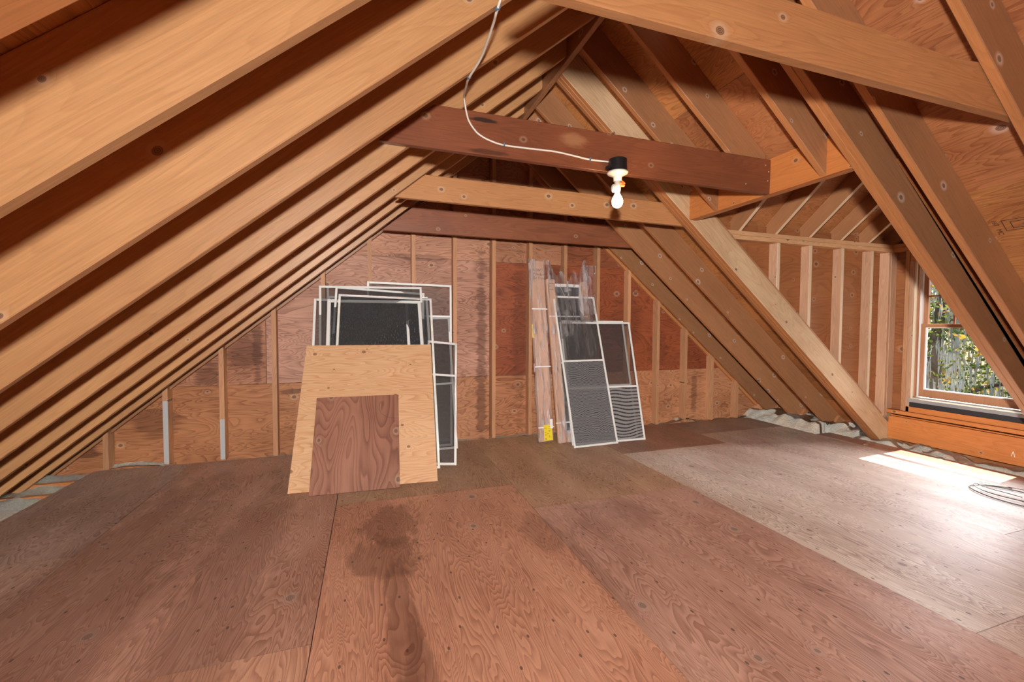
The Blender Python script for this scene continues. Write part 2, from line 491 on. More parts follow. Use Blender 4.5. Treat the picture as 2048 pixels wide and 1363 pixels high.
def mesh_obj(name, bm, mat, parent=None, matrix=None, smooth=False):
    me = bpy.data.meshes.new(name)
    bm.normal_update()
    bm.to_mesh(me)
    bm.free()
    for mm in (mat if isinstance(mat, (list, tuple)) else [mat]):
        me.materials.append(mm)
    if smooth:
        for p in me.polygons:
            p.use_smooth = True
    o = bpy.data.objects.new(name, me)
    link(o, parent)
    if matrix is not None:
        o.matrix_world = matrix
    return o


def tag(o, label=None, cat=None, group=None, kind=None):
    if label:
        o['label'] = label
    if cat:
        o['category'] = cat
    if group:
        o['group'] = group
    if kind:
        o['kind'] = kind
    return o


def struct(o):
    o['kind'] = 'structure'
    return o


def empty(name, matrix):
    o = bpy.data.objects.new(name, None)
    o.empty_display_size = 0.1
    COL.objects.link(o)
    o.matrix_world = matrix
    return o


def frame(origin, x, z):
    x = Vector(x).normalized()
    z = Vector(z)
    z = (z - x * z.dot(x)).normalized()
    y = z.cross(x)
    m = Matrix((x, y, z)).transposed().to_4x4()
    m.translation = Vector(origin)
    return m


def add_box(bm, x0, x1, y0, y1, z0, z1, mi=0):
    v = [bm.verts.new(p) for p in ((x0, y0, z0), (x1, y0, z0), (x1, y1, z0), (x0, y1, z0), (x0, y0, z1), (x1, y0, z1), (x1, y1, z1), (x0, y1, z1))]
    fs = []
    for f in ((0, 3, 2, 1), (4, 5, 6, 7), (0, 1, 5, 4), (1, 2, 6, 5), (2, 3, 7, 6), (3, 0, 4, 7)):
        fc = bm.faces.new([v[i] for i in f])
        fc.material_index = mi
        fs.append(fc)
    return fs


def add_prism(bm, poly, y0, y1):
    """poly = [(x, z)...] in the xz plane, run from y0 to y1"""
    a = [bm.verts.new((p[0], y0, p[1])) for p in poly]
    b = [bm.verts.new((p[0], y1, p[1])) for p in poly]
    n = len(poly)
    fs = [bm.faces.new(a), bm.faces.new(b[::-1])]
    for i in range(n):
        j = (i + 1) % n
        fs.append(bm.faces.new((a[j], a[i], b[i], b[j])))
    bmesh.ops.recalc_face_normals(bm, faces=fs)
    return fs


def soften(bm, r=0.003):
    bmesh.ops.bevel(bm, geom=[e for e in bm.edges], offset=r, segments=1, affect='EDGES', clamp_overlap=True)


def board(name, poly, th, mat, matrix, parent=None, bev=0.003):
    bm = bmesh.new()
    add_prism(bm, poly, 0.0, th)
    soften(bm, bev)
    return mesh_obj(name, bm, mat, parent, matrix)


def box_obj(name, dims, mat, matrix=None, parent=None, bev=0.003):
    bm = bmesh.new()
    add_box(bm, *dims)
    if bev:
        soften(bm, bev)
    return mesh_obj(name, bm, mat, parent, matrix)


def add_tube(bm, pts, r, seg=8, cap=True):
    pts = [Vector(p) for p in pts]
    rs = r if isinstance(r, (list, tuple)) else [r] * len(pts)
    rings = []
    ref = Vector((0.13, 0.27, 0.95))
    for i, p in enumerate(pts):
        t = (pts[min(i + 1, len(pts) - 1)] - pts[max(i - 1, 0)]).normalized()
        a = t.cross(ref)
        if a.length < 1e-4:
            a = t.cross(Vector((1, 0, 0)))
        a.normalize()
        b = t.cross(a)
        rings.append([bm.verts.new(p + (a * math.cos(2 * math.pi * k / seg) + b * math.sin(2 * math.pi * k / seg)) * rs[i]) for k in range(seg)])
    for i in range(len(rings) - 1):
        for k in range(seg):
            bm.faces.new((rings[i][k], rings[i][(k + 1) % seg], rings[i + 1][(k + 1) % seg], rings[i + 1][k]))
    if cap:
        bm.faces.new(rings[0][::-1])
        bm.faces.new(rings[-1])


def smooth_path(pts, n=10):
    pts = [Vector(p) for p in pts]
    out = []
    for i in range(len(pts) - 1):
        p0, p1, p2, p3 = pts[max(i - 1, 0)], pts[i], pts[i + 1], pts[min(i + 2, len(pts) - 1)]
        for k in range(n):
            t = k / n
            out.append(0.5 * (2 * p1 + (p2 - p0) * t + (2 * p0 - 5 * p1 + 4 * p2 - p3) * t * t + (3 * p1 - p0 - 3 * p2 + p3) * t ** 3))
    out.append(pts[-1])
    return out


def add_lathe(bm, prof, seg=28, origin=(0, 0, 0)):
    """prof = [(r, z)...]"""
    rings = []
    for r, z in prof:
        if r < 1e-5:
            rings.append([bm.verts.new((origin[0], origin[1], origin[2] + z))])
        else:
            rings.append([bm.verts.new((origin[0] + r * math.cos(2 * math.pi * k / seg), origin[1] + r * math.sin(2 * math.pi * k / seg), origin[2] + z)) for k in range(seg)])
    for a, b in zip(rings, rings[1:]):
        if len(a) == 1 and len(b) == 1:
            continue
        for k in range(seg):
            j = (k + 1) % seg
            if len(a) == 1:
                bm.faces.new((a[0], b[j], b[k]))
            elif len(b) == 1:
                bm.faces.new((a[k], a[j], b[0]))
            else:
                bm.faces.new((a[k], a[j], b[j], b[k]))
    bmesh.ops.recalc_face_normals(bm, faces=bm.faces[:])


def text_mesh(name, body, size, mat, matrix, parent=None, align='LEFT', space=1.0, shear=0.0):
    cu = bpy.data.curves.new(name, 'FONT')
    cu.body = body
    cu.size = size
    cu.align_x = align
    cu.space_line = space
    cu.shear = shear
    cu.extrude = 0.0003
    tmp = bpy.data.objects.new(name + '_tmp', cu)
    COL.objects.link(tmp)
    bpy.context.view_layer.update()
    me = bpy.data.meshes.new_from_object(tmp.evaluated_get(bpy.context.evaluated_depsgraph_get()))
    bpy.data.objects.remove(tmp)
    me.materials.clear()
    me.materials.append(mat)
    o = bpy.data.objects.new(name, me)
    link(o, parent)
    o.matrix_world = matrix
    return o


def paint(bm, faces, lay, rgb, seed):
    for f in faces:
        for l in f.loops:
            l[lay] = (rgb[0], rgb[1], rgb[2], seed)


# ------------------------------------------------------------------ the shell
S = 0.833                                   # ten in twelve roof pitch
TH = math.atan(S)
CT, ST = math.cos(TH), math.sin(TH)
XL, XR = -2.35, 5.05                        # where the rafter undersides meet the floor
XM = (XL + XR) / 2
RD = 0.21                                   # rafter depth
LUM = 0.038
YB = 4.402                                  # inside face of the gable sheathing
YF = -2.4                                   # wall behind the camera
GAB = 4.313                                 # room face of the gable studs


def under_l(x):
    return S * (x - XL)


def under_r(x):
    return S * (XR - x)


def sheets(name, parts, mat):
    """parts: (fn(bm)->faces, tint, seed); one mesh, each sheet with its own tint and figure"""
    bm = bmesh.new()
    lay = bm.loops.layers.float_color.new('tint')
    for fn, rgb, seed in parts:
        paint(bm, fn(bm), lay, rgb, seed)
    return mesh_obj(name, bm, mat)


def bx(*a):
    return lambda bm: add_box(bm, *a)


# floor: plywood sheets 1.22 m wide, laid along the depth of the attic
G_ = 0.0018
RED = (0.48, 0.255, 0.175)
floor_parts = []
cols = [
    (-2.10, -1.43, [(-2.4, 2.75, (0.54, 0.33, 0.25)), (2.75, 4.30, (0.47, 0.30, 0.235))]),
    (-1.43, -0.21, [(-2.4, 1.71, (0.62, 0.33, 0.215)), (1.71, 4.30, (0.54, 0.295, 0.21))]),
    (-0.21, 1.01, [(-2.4, 0.56, RED), (0.56, 3.0, (0.61, 0.300, 0.190)), (3.0, 4.30, (0.47, 0.280, 0.175))]),
    (1.01, 2.23, [(-2.4, 0.13, RED), (0.13, 2.57, (0.56, 0.315, 0.235)), (2.57, 4.30, (0.54, 0.320, 0.195))]),
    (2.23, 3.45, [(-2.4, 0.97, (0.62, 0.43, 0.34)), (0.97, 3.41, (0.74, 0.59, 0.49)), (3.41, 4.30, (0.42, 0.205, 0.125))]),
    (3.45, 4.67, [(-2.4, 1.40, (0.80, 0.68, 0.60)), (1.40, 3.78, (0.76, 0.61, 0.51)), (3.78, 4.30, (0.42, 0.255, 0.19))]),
    (4.67, 4.92, [(-2.4, 3.40, (0.52, 0.28, 0.19))]),
]
k = 0
for x0, x1, ys in cols:
    for y0, y1, rgb in ys:
        k += 1
        rgb = (rgb[0] * 0.99, rgb[1] * 1.05, rgb[2] * 1.08)
        floor_parts.append((bx(x0 + G_, x1 - G_, y0 + G_, y1 - G_, -0.018, 0.0), rgb, (k * 0.137) % 1.0))
floor = struct(sheets('floor', floor_parts, M['floor']))
base = struct(box_obj('trim_1', (-3.2, 6.2, YF - 0.1, 4.6, -0.36, -0.33), plain('ceiling_board_below', (0.35, 0.30, 0.25), 0.8), bev=0))

# gable wall
def gable_row(z0, z1, xa, xb, gap=0.002):
    def f(bm):
        def lim(z):
            lo = max(xa, XL + (z / S) - 0.28)
            hi = min(xb, XR - (z / S) + 0.28)
            return lo, hi
        n = 8
        zs = [z0 + gap + (z1 - z0 - 2 * gap) * i / n for i in range(n + 1)]
        left = [(lim(z)[0] + gap, z) for z in zs if lim(z)[0] < lim(z)[1]]
        right = [(lim(z)[1] - gap, z) for z in zs if lim(z)[0] < lim(z)[1]]
        return add_prism(bm, left + right[::-1], YB, YB + 0.012)
    return f


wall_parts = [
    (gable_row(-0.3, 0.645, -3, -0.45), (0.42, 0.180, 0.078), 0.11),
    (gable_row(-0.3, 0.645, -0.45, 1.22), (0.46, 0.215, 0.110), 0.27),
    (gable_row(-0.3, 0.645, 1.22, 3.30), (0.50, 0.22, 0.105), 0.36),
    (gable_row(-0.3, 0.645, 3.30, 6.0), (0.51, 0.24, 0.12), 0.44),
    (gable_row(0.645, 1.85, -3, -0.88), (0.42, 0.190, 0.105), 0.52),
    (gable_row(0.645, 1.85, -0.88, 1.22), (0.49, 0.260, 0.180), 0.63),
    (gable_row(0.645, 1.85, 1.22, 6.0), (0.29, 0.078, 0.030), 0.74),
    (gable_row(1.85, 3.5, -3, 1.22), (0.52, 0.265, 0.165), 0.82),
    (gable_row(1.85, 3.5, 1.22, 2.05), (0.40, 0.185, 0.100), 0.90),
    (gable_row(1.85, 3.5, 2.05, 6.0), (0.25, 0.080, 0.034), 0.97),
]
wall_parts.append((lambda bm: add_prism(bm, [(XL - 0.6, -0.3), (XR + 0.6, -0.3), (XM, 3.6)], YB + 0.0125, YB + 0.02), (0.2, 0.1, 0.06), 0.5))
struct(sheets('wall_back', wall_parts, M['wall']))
bm = bmesh.new()
add_prism(bm, [(XL - 0.6, -0.3), (XR + 0.6, -0.3), (XM, 3.6)], YF - 0.02, YF)
struct(mesh_obj('wall_front', bm, M['cheek_ply']))

# roof sheathing; local y runs along the ridge, local x up the slope
OFF = RD + 0.0005


def slope_l(u, y, v):
    return Vector((XL + u * CT - v * ST, y, u * ST + v * CT))


def slope_r(u, y, v):
    return Vector((XR - u * CT + v * ST, y, u * ST + v * CT))


ML = frame((XL, 0, 0), (CT, 0, ST), (-ST, 0, CT))            # x up the slope, y = +Y, z out
MR = frame((XR, 0, 0), (-CT, 0, ST), (ST, 0, CT))            # y = -Y
UR = (XM - XL) / CT + OFF * ST / CT                          # length up to the ridge at the sheathing


def deck(name, mat4, sign, holes=None):
    parts = []
    us = [-0.75, 0.30, 1.52, 2.74, 3.96, UR + 0.01]
    ys = [YF, -1.9, 0.54, 2.98, YB]
    i = 0
    rng = random.Random(5 if sign > 0 else 11)
    for a, b in zip(us, us[1:]):
        for c, d in zip(ys, ys[1:]):
            rects = [(a, b, c, d)]
            if holes:
                hu, hy0, hy1 = holes
                new = []
                for (a1, b1, c1, d1) in rects:
                    if a1 >= hu or d1 <= hy0 or c1 >= hy1:
                        new.append((a1, b1, c1, d1))
                        continue
                    if b1 > hu:
                        new.append((hu, b1, c1, d1))
                    b2 = min(b1, hu)
                    if c1 < hy0:
                        new.append((a1, b2, c1, hy0))
                    if d1 > hy1:
                        new.append((a1, b2, hy1, d1))
                rects = new
            t = rng.uniform(0.8, 1.15)
            rgb = (t, t * rng.uniform(0.92, 1.05), t * rng.uniform(0.85, 1.05))
            i += 1
            for (a1, b1, c1, d1) in rects:
                ya, yb = (c1, d1) if sign > 0 else (-d1, -c1)
                parts.append((bx(a1 + 0.001, b1 - 0.001, ya + 0.001, yb - 0.001, OFF, OFF + 0.013), rgb, (i * 0.171) % 1.0))
                parts.append((bx(a1, b1, ya, yb, OFF + 0.013, OFF + 0.022), (0.1, 0.1, 0.1), 0.5))
    o = sheets(name, parts, M['deck'])
    o.matrix_world = mat4
    return struct(o)


BY0, BY1 = 1.632, 1.708                     # doubled rafter, near side of the dormer
FY0, FY1 = 2.985, 3.099                     # tripled rafter, far side of the dormer
HX = 2.56                                   # room face of the dormer header
HU = (XR - HX + OFF * ST) / CT              # roof opening starts above the header
deck('ceiling_left', ML, 1)
deck('ceiling_right', MR, -1, (HU - 0.05, BY0 + 0.03, FY1 - 0.03))

# ------------------------------------------------------------------ rafters
ORD = ['nearest', 'second', 'third', 'fourth', 'fifth', 'sixth', 'seventh', 'eighth', 'ninth', 'tenth']


def rafter_poly(u0, xend=None, d=RD):
    """seat at u0, plumb cut against the ridge board (or at the given x)"""
    if xend is None:
        xend = XM - 0.020
    run = xend - XL
    e0 = run / CT
    e1 = (run + d * ST) / CT
    return [(u0, 0), (e0, 0), (e1, d), (u0, d)]


def left_rafter(y, mat, label, th=LUM, u0=-0.28):
    m = ML.copy()
    m.translation = Vector((XL, y, 0))
    o = board('rafter', rafter_poly(u0), th, mat, m)
    return tag(o, label, 'rafter', 'rafters of the left roof slope')


def right_rafter(y, mat, label, u0=-0.28, low_x=None, poly=None, grp='rafters of the right roof slope'):
    m = MR.copy()
    m.translation = Vector((XR, y + LUM, 0))
    p = poly or rafter_poly(u0)
    if low_x is not None:                   # plumb cut at the foot, against a header standing at low_x
        f0 = (XR - low_x) / CT
        f1 = (XR - low_x + RD * ST) / CT
        e = rafter_poly(0)
        p = [(f0, 0), e[1], e[2], (f1, RD)]
    bm = bmesh.new()
    add_prism(bm, p, 0.0, LUM)
    soften(bm)
    for f in bm.faces:
        if f.normal.z < -0.9:
            f.material_index = 1  # undersides coloured orange, painting in the warm light they catch
    o = mesh_obj('rafter', bm, [mat, M['rafter_orange']], None, m)
    return tag(o, label, 'rafter', grp)


left_rafter(0.700, M['rafter_orange'], 'rafter crossing the extreme upper left corner of the photo, mostly out of frame', th=0.083)
LEFT_Y = [1.085, 1.513, 1.945, 2.372, 2.797, 3.240, 3.650, 4.075]
LL = ['broad tan rafter, widest in view of the left slope, running out at the left edge',
      'second widest tan rafter of the left slope, the upper cable staple on its edge',
      'tan rafter of the left slope directly in front of the dark red tie beam',
      'tan rafter of the left slope directly behind the dark red tie beam',
      'tan rafter of the left slope, fifth counted down from the widest one',
      'left slope rafter carrying the left end of the pale tie beam',
      'tan rafter of the left slope, second counted back from the gable wall',
      'tan rafter of the left slope nearest to the gable studs']
for y, lb in zip(LEFT_Y, LL):
    left_rafter(y, M['rafter_tan'], lb)
tag(board('rafter', rafter_poly(-0.28), LUM, M['rafter_brown'], frame((XL, 4.362, 0), (CT, 0, ST), (-ST, 0, CT))),
    'rafter against the left slope of the gable sheathing, behind the stud tops', 'rafter', 'rafters of the left roof slope')

right_rafter(1.052, M['rafter_brown'], 'rafter at the upper right corner holding the right end of the thick near tie beam')
right_rafter(1.450, M['rafter_brown'], 'right slope rafter passing just behind the thick near tie beam')
EX = 5.144                                  # plumb end of the dormer trimmers


def trimmer_poly():
    e = rafter_poly(0)
    f1 = (XR - EX + RD * ST) / CT
    f0 = (XR - EX) / CT
    return [(0.03, 0), e[1], e[2], (f1, RD), (f0 + 0.11, 0.115)]


right_rafter(BY0, M['rafter_brown'], 'nearer ply of the doubled rafter running across the window', poly=None)
right_rafter(BY0 + LUM, M['rafter_orange'], 'farther ply of the doubled rafter running across the window', poly=None)
for i, wd in enumerate(('pale weathered ply facing the room of the tripled rafter under the dormer studs',
                        'middle ply of the tripled rafter under the dormer studs',
                        'back ply of the tripled rafter under the dormer studs, touching the pale tie beam')):
    right_rafter(FY0 + i * LUM, M['weathered'] if i == 0 else M['rafter_orange'], wd, u0=-0.30)
right_rafter(1.845, M['rafter_brown'], 'short rafter resting on the dormer header, nearest to the thick near tie beam', low_x=HX)
right_rafter(2.262, M['rafter_brown'], 'short rafter resting on the dormer header above the end of the dark red tie beam', low_x=HX)
right_rafter(2.670, M['rafter_brown'], 'short rafter resting on the dormer header below and behind the dark red tie beam', low_x=HX)
for y, lb in ((3.497, 'right slope rafter nearest behind the dormer trimmers, its foot in the insulation'),
              (3.905, 'right slope rafter second behind the dormer trimmers, its foot in the insulation'),
              (4.262, 'right slope rafter standing right in front of the gable studs')):
    o = right_rafter(y, M['rafter_brown'], lb)
    m = MR.copy()
    m.translation = Vector((XR, y - 0.001, 0))
    hb = board('heel_block', [(-0.26, 0.0), (0.035, 0.0), (0.035, RD - 0.03), (-0.26, RD - 0.03)], 0.030, M['rafter_brown'], m)
    hb.parent = o
    hb.matrix_parent_inverse = o.matrix_world.inverted()
tag(board('rafter', rafter_poly(-0.28), LUM, M['rafter_orange'], frame((XR, 4.400, 0), (-CT, 0, ST), (ST, 0, CT))),
    'rafter against the right slope of the gable sheathing, notched into the studs', 'rafter', 'rafters of the right roof slope')

ridge = box_obj('ridge_board', (0, 6.78, 0, 0.038, 0, 0.27), M['rafter_brown'], frame((XM + 0.019, YF + 0.01, 3.035), (0, 1, 0), (0, 0, 1)))
tag(ridge, 'long ridge board where the left and right rafters meet', 'beam')

# ------------------------------------------------------------------ tie beams
def tie(pl, pr, d, mat, label, cut_l=0.0, cut_r=0.0, wavy=False):
    # pl, pr: lower front corners at the left and right end
    pl, pr = Vector(pl), Vector(pr)
    L = (pr - pl).length
    poly = [(0, 0), (L, 0), (L - cut_r, d)]
    if wavy:                                # waney upper edge
        for x, dz in ((0.90, 0.006), (0.80, -0.016), (0.66, -0.010), (0.60, -0.002), (0.52, 0.0)):
            poly.append((L * x, d + dz))
    poly.append((cut_l, d))
    o = board('tie_beam', poly, LUM, mat, frame(pl, pr - pl, (0, 0, 1)))
    return tag(o, label, 'beam')


tie((0.36, 1.105, 2.087), (2.66, 1.0905, 2.078), 0.183, M['tie_tan'], 'thick tan tie beam crossing the top right, nearest to the camera', 0.22, 0.20, True)
T2L, T2R = Vector((0.053, 2.331, 2.126)), Vector((HX - 0.001, 2.220, 2.071))
T2 = tie(T2L, T2R, 0.226, M['tie_red'], 'dark red brown tie beam carrying the light bulb', 0.28, 0.0)
for dx, dz in ((0.045, 0.185), (0.018, 0.145), (0.022, 0.085), (0.20, 0.045)):
    bm = bmesh.new()
    add_lathe(bm, [(0.0, 0.0015), (0.004, 0.001), (0.0045, 0.0), (0.0, -0.001)], 10)
    nl = mesh_obj('nail_head', bm, M['grey_metal'], None, T2.matrix_world @ Matrix.Translation(((T2R - T2L).length - dx, -0.0003, dz)) @ Matrix.Rotation(math.radians(90), 4, 'X'))
    nl.parent = T2
    nl.matrix_parent_inverse = T2.matrix_world.inverted()
tie((0.187, 3.200, 2.095), (2.78, 3.103, 2.050), 0.182, M['tie_tan'], 'pale tan tie beam just behind the light bulb', 0.21, 0.20)
tie((0.120, 4.036, 2.030), (2.90, 3.960, 2.010), 0.224, M['tie_dark'], 'dark tie beam across the heads of the gable studs', 0.27, 0.25)

for i, (x, lb) in enumerate(((HX, 'room side ply of the dormer header'), (HX + LUM + 0.0005, 'window side ply of the dormer header'))):
    o = box_obj('header_beam', (0, FY0 - BY1 - 0.002, 0, LUM, 0, 0.235), M['knee_orange'] if i == 0 else M['rafter_orange'],
                frame((x + LUM, BY1 + 0.001, 2.072), (0, 1, 0), (0, 0, 1)))
    tag(o, lb + ', meeting the end of the dark red tie beam' if i == 0 else lb + ', facing the dormer roof', 'beam')

# ------------------------------------------------------------------ gable studs
def gable_stud(x, label, mat):
    def ug(xx):
        return min(under_l(xx), under_r(xx))
    x1 = x + LUM
    bm = bmesh.new()
    full_l, full_r = ug(x), ug(x1)
    low = [(0, 0.0), (LUM, 0.0), (LUM, full_r), (0, full_l)]
    if x < XM < x1:
        low = [(0, 0), (LUM, 0), (LUM, full_r), (XM - x, ug(XM)), (0, full_l)]
    d = GAB
    add_prism(bm, low, 0, YB - GAB - 0.001)
    top = [(0, full_l), (LUM, full_r), (LUM, full_r + 0.16), (0, full_l + 0.16)]
    add_prism(bm, top, 0, 0.044)
    o = mesh_obj('wall_stud', bm, mat, None, Matrix.Translation((x, d, 0)))
    return tag(o, label, 'stud', 'studs of the gable wall')


SL = ['short gable stud at the far left, under the lowest rafters', 'gable stud with a grey white front face, second from the left',
      'gable stud whose lower front half is painted grey white', 'gable stud just left of the light plywood board',
      'gable stud rising behind the left edge of the stacked screens', 'gable stud above the middle of the stacked screens',
      'gable stud above the right part of the stacked screens', 'gable stud touching the right corner of the tallest stacked screen',
      'gable stud standing alone right of the stacked screens', 'gable stud left of the plastic wrapped package',
      'gable stud behind the middle of the plastic wrapped package', 'gable stud behind the right edge of the plastic wrapped package',
      'gable stud above the wide insect screen', 'gable stud directly right of the wide insect screen',
      'gable stud second to the right of the wide insect screen', 'gable stud third to the right of the wide insect screen',
      'gable stud fourth to the right of the wide insect screen', 'shortest gable stud at the far right, beside the rafter foot']
STUD_X = []
for k in range(18):
    x = -2.045 + k * 0.4085
    STUD_X.append(x)
    st = gable_stud(x, SL[k], M['stud'])
    if k in (1, 2):
        h = 0.54 if k == 1 else 0.36
        pr = box_obj('painted_face', (0.001, LUM - 0.001, -0.0012, 0.0, 0.01, h), M['galv'], bev=0)
        pr.parent = st
        pr['label'] = 'grey white painted face'

# ------------------------------------------------------------------ dormer
WX = 5.175                                  # room face of the window wall
CZ = 2.035                                  # top of the cheek wall plates
CY = 3.020                                  # room face of the far cheek wall
DM = (BY1 + FY0) / 2                        # middle of the dormer


def top_r(x):                               # upper edge of the right rafters
    return under_r(x) + RD / CT


for i, x in enumerate((3.592, 4.000, 4.436, 4.862)):
    z0, z1 = top_r(x) + 0.034, top_r(x + LUM) + 0.034
    bm = bmesh.new()
    add_prism(bm, [(0, z0), (LUM, z1), (LUM, CZ - 0.078), (0, CZ - 0.078)], 0, 0.089)
    soften(bm)
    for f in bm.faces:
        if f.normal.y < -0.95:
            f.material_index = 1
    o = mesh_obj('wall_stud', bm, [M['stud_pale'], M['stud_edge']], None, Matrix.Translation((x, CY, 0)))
    tag(o, ['shortest stud of the dormer cheek wall, farthest from the window', 'second shortest stud of the dormer cheek wall',
            'stud of the dormer cheek wall, third counted towards the window', 'stud of the dormer cheek wall, fourth counted towards the window'][i],
        'stud', 'studs of the dormer cheek wall')
bm = bmesh.new()
add_prism(bm, [(0, top_r(5.14) + 0.05), (0.09, top_r(5.23) + 0.05), (0.09, CZ - 0.078), (0, CZ - 0.078)], 0, LUM)
soften(bm)
o = mesh_obj('wall_stud', bm, M['stud_pale'], None, Matrix.Translation((5.172, CY, 0)))
tag(o, 'broad faced stud in the dormer corner next to the window', 'stud')
bm = bmesh.new()
add_prism(bm, [(0, top_r(5.14) + 0.05), (LUM, top_r(5.17) + 0.05), (LUM, CZ - 0.078), (0, CZ - 0.078)], 0, 0.089)
soften(bm)
o = mesh_obj('wall_stud', bm, M['stud_pale'], None, Matrix.Translation((5.131, CY, 0)))
tag(o, 'knotty stud of the dormer cheek wall touching the corner stud', 'stud')
# plate lying on the tripled rafter, under the cheek studs
mp = MR.copy()
mp.translation = Vector((XR, CY + 0.075, 0))
o = board('sole_plate', [(0.16, RD + 0.0005), (HU + 0.02, RD + 0.0005), (HU + 0.02, RD + 0.034), (0.16, RD + 0.034)], 0.089, M['stud'], mp)
tag(o, 'sloping sole plate on top of the tripled rafter, under the dormer studs', 'plate')
xa = XR - (CZ - 0.08 - RD / CT) / S + 0.02
for i, (z0, z1) in enumerate(((CZ - 0.077, CZ - 0.039), (CZ - 0.038, CZ))):
    xs = XR - (z0 - RD / CT) / S + 0.0
    o = board('top_plate', [(0, 0), (WX - xs + 0.09, 0), (WX - xs + 0.09, z1 - z0), (-0.045, z1 - z0)], 0.089, M['plate_pale'], frame((xs, CY, z0), (1, 0, 0), (0, 0, 1)))
    tag(o, ['lower', 'upper'][i] + ' of the two top plates on the dormer cheek wall', 'plate')
    o = board('top_plate', [(0, 0), (CY - BY1 - 0.004, 0), (CY - BY1 - 0.004, z1 - z0), (0, z1 - z0)], 0.089, M['rafter_orange'], frame((WX + 0.089, BY1 + 0.002, z0), (0, 1, 0), (0, 0, 1)))
    tag(o, ['lower', 'upper'][i] + ' of the two top plates above the window', 'plate')

# sheathing of the dormer
def cheek(name, y0, y1):
    bm = bmesh.new()
    zc = CZ + 0.085
    x0 = XR - (zc - RD / CT) / S - 0.04
    add_prism(bm, [(x0, zc), (5.30, zc), (5.30, -0.1), (XR - (-0.1 - RD / CT) / S - 0.1, -0.1)], y0, y1)
    return struct(mesh_obj(name, bm, M['cheek_ply']))


cheek('wall_dormer_far', CY + 0.0895, CY + 0.1015)
cheek('wall_dormer_near', BY0 - 0.014, BY0 - 0.002)
WOY0, WOY1, WOZ0, WOZ1 = 1.872, 2.822, 0.455, 1.845
bm = bmesh.new()
yl, yr = BY0 - 0.02, CY + 0.10
for (a, b, c, d) in ((yl, yr, -0.2, WOZ0), (yl, yr, WOZ1, CZ + 0.01), (yl, WOY0, WOZ0, WOZ1), (WOY1, yr, WOZ0, WOZ1)):
    add_box(bm, WX + 0.0895, WX + 0.1015, a, b, c, d)
# gable triangle over the window
zt = CZ + S * (yr - DM) + 0.1
v = [bm.verts.new(p) for p in ((WX + 0.0895, yl, CZ + 0.01), (WX + 0.0895, yr, CZ + 0.01), (WX + 0.0895, DM, zt + 0.15), (WX + 0.1015, yl, CZ + 0.01), (WX + 0.1015, yr, CZ + 0.01), (WX + 0.1015, DM, zt + 0.15))]
for f in ((0, 2, 1), (3, 4, 5), (0, 1, 4, 3), (1, 2, 5, 4), (2, 0, 3, 5)):
    bm.faces.new([v[i] for i in f])
bmesh.ops.recalc_face_normals(bm, faces=bm.faces[:])
g_w = struct(mesh_obj('wall_right', bm, wood('window_wall_sheathing', light=(0.33, 0.125, 0.045), dark=(0.13, 0.04, 0.015), axis='Y', flat='X', ring=0.7, freq=24,
                                             stretch=0.7, across=3.0, knots=0.6, knot_r=0.014, rough=0.6, vary=0.0)))

# dormer roof: rafters rise from the plates to the dormer ridge, which runs towards the window
DR = 0.14
for i, x in enumerate((3.127, 3.556, 3.985, 4.41, 4.81, 5.20)):
    xe = x
    m = frame((xe, CY + 0.04, CZ + 0.001 - S * 0.04 + 0.0), (0, -CT, ST), (0, ST, CT))
    run = (CY + 0.04 - DM - 0.012)
    p = [(0, 0), (run / CT, 0), ((run + DR * ST) / CT, DR), (0, DR)]
    bm = bmesh.new()
    add_prism(bm, p, 0.0, LUM)
    soften(bm)
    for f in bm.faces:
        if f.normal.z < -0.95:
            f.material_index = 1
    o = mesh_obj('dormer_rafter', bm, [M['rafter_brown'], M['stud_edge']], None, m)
    tag(o, ['dormer roof rafter nearest to the dormer header', 'dormer roof rafter second from the dormer header', 'dormer roof rafter third from the dormer header',
            'dormer roof rafter third from the window wall', 'dormer roof rafter second from the window wall', 'dormer roof rafter against the window wall'][i],
        'rafter', 'far side rafters of the dormer roof')
o = box_obj('ridge_board', (0, 2.5, 0, 0.022, 0, 0.19), M['rafter_brown'], frame((2.76, DM - 0.011, CZ + S * (CY - DM) - 0.03), (1, 0, 0), (0, 0, 1)))
tag(o, 'short ridge board of the dormer roof', 'beam')
def valley_x(z):                            # where the dormer roof lies down on the main roof
    return XR - (z - 0.335) / S


for nm, sg in (('ceiling_dormer_far', 1), ('ceiling_dormer_near', -1)):
    if sg > 0:
        m = frame((0.0, CY + 0.04, CZ - S * 0.04), (0, -CT, ST), (0, ST, CT))
    else:
        m = frame((0.0, 2 * DM - CY - 0.04, CZ - S * 0.04), (0, CT, ST), (0, -ST, CT))
    run = CY + 0.04 - DM
    bm = bmesh.new()
    lay = bm.loops.layers.float_color.new('tint')
    u1 = (run + DR * ST) / CT
    pts = []
    for u in (-0.35, u1):
        z = CZ - S * 0.04 + u * ST + DR * CT
        pts.append((u, valley_x(z)))
    pl = [(pts[0][0], pts[0][1]), (u1, pts[1][1]), (u1, 5.50), (-0.35, 5.50)]
    a = [bm.verts.new((p[0], sg * p[1], DR + 0.001)) for p in pl]
    b = [bm.verts.new((p[0], sg * p[1], DR + 0.014)) for p in pl]
    bm.faces.new(a)
    bm.faces.new(b)
    for q in range(4):
        bm.faces.new((a[q], a[(q + 1) % 4], b[(q + 1) % 4], b[q]))
    bmesh.ops.recalc_face_normals(bm, faces=bm.faces[:])
    paint(bm, bm.faces, lay, (0.85, 0.82, 0.8), 0.4)
    struct(mesh_obj(nm, bm, M['deck'], None, m))

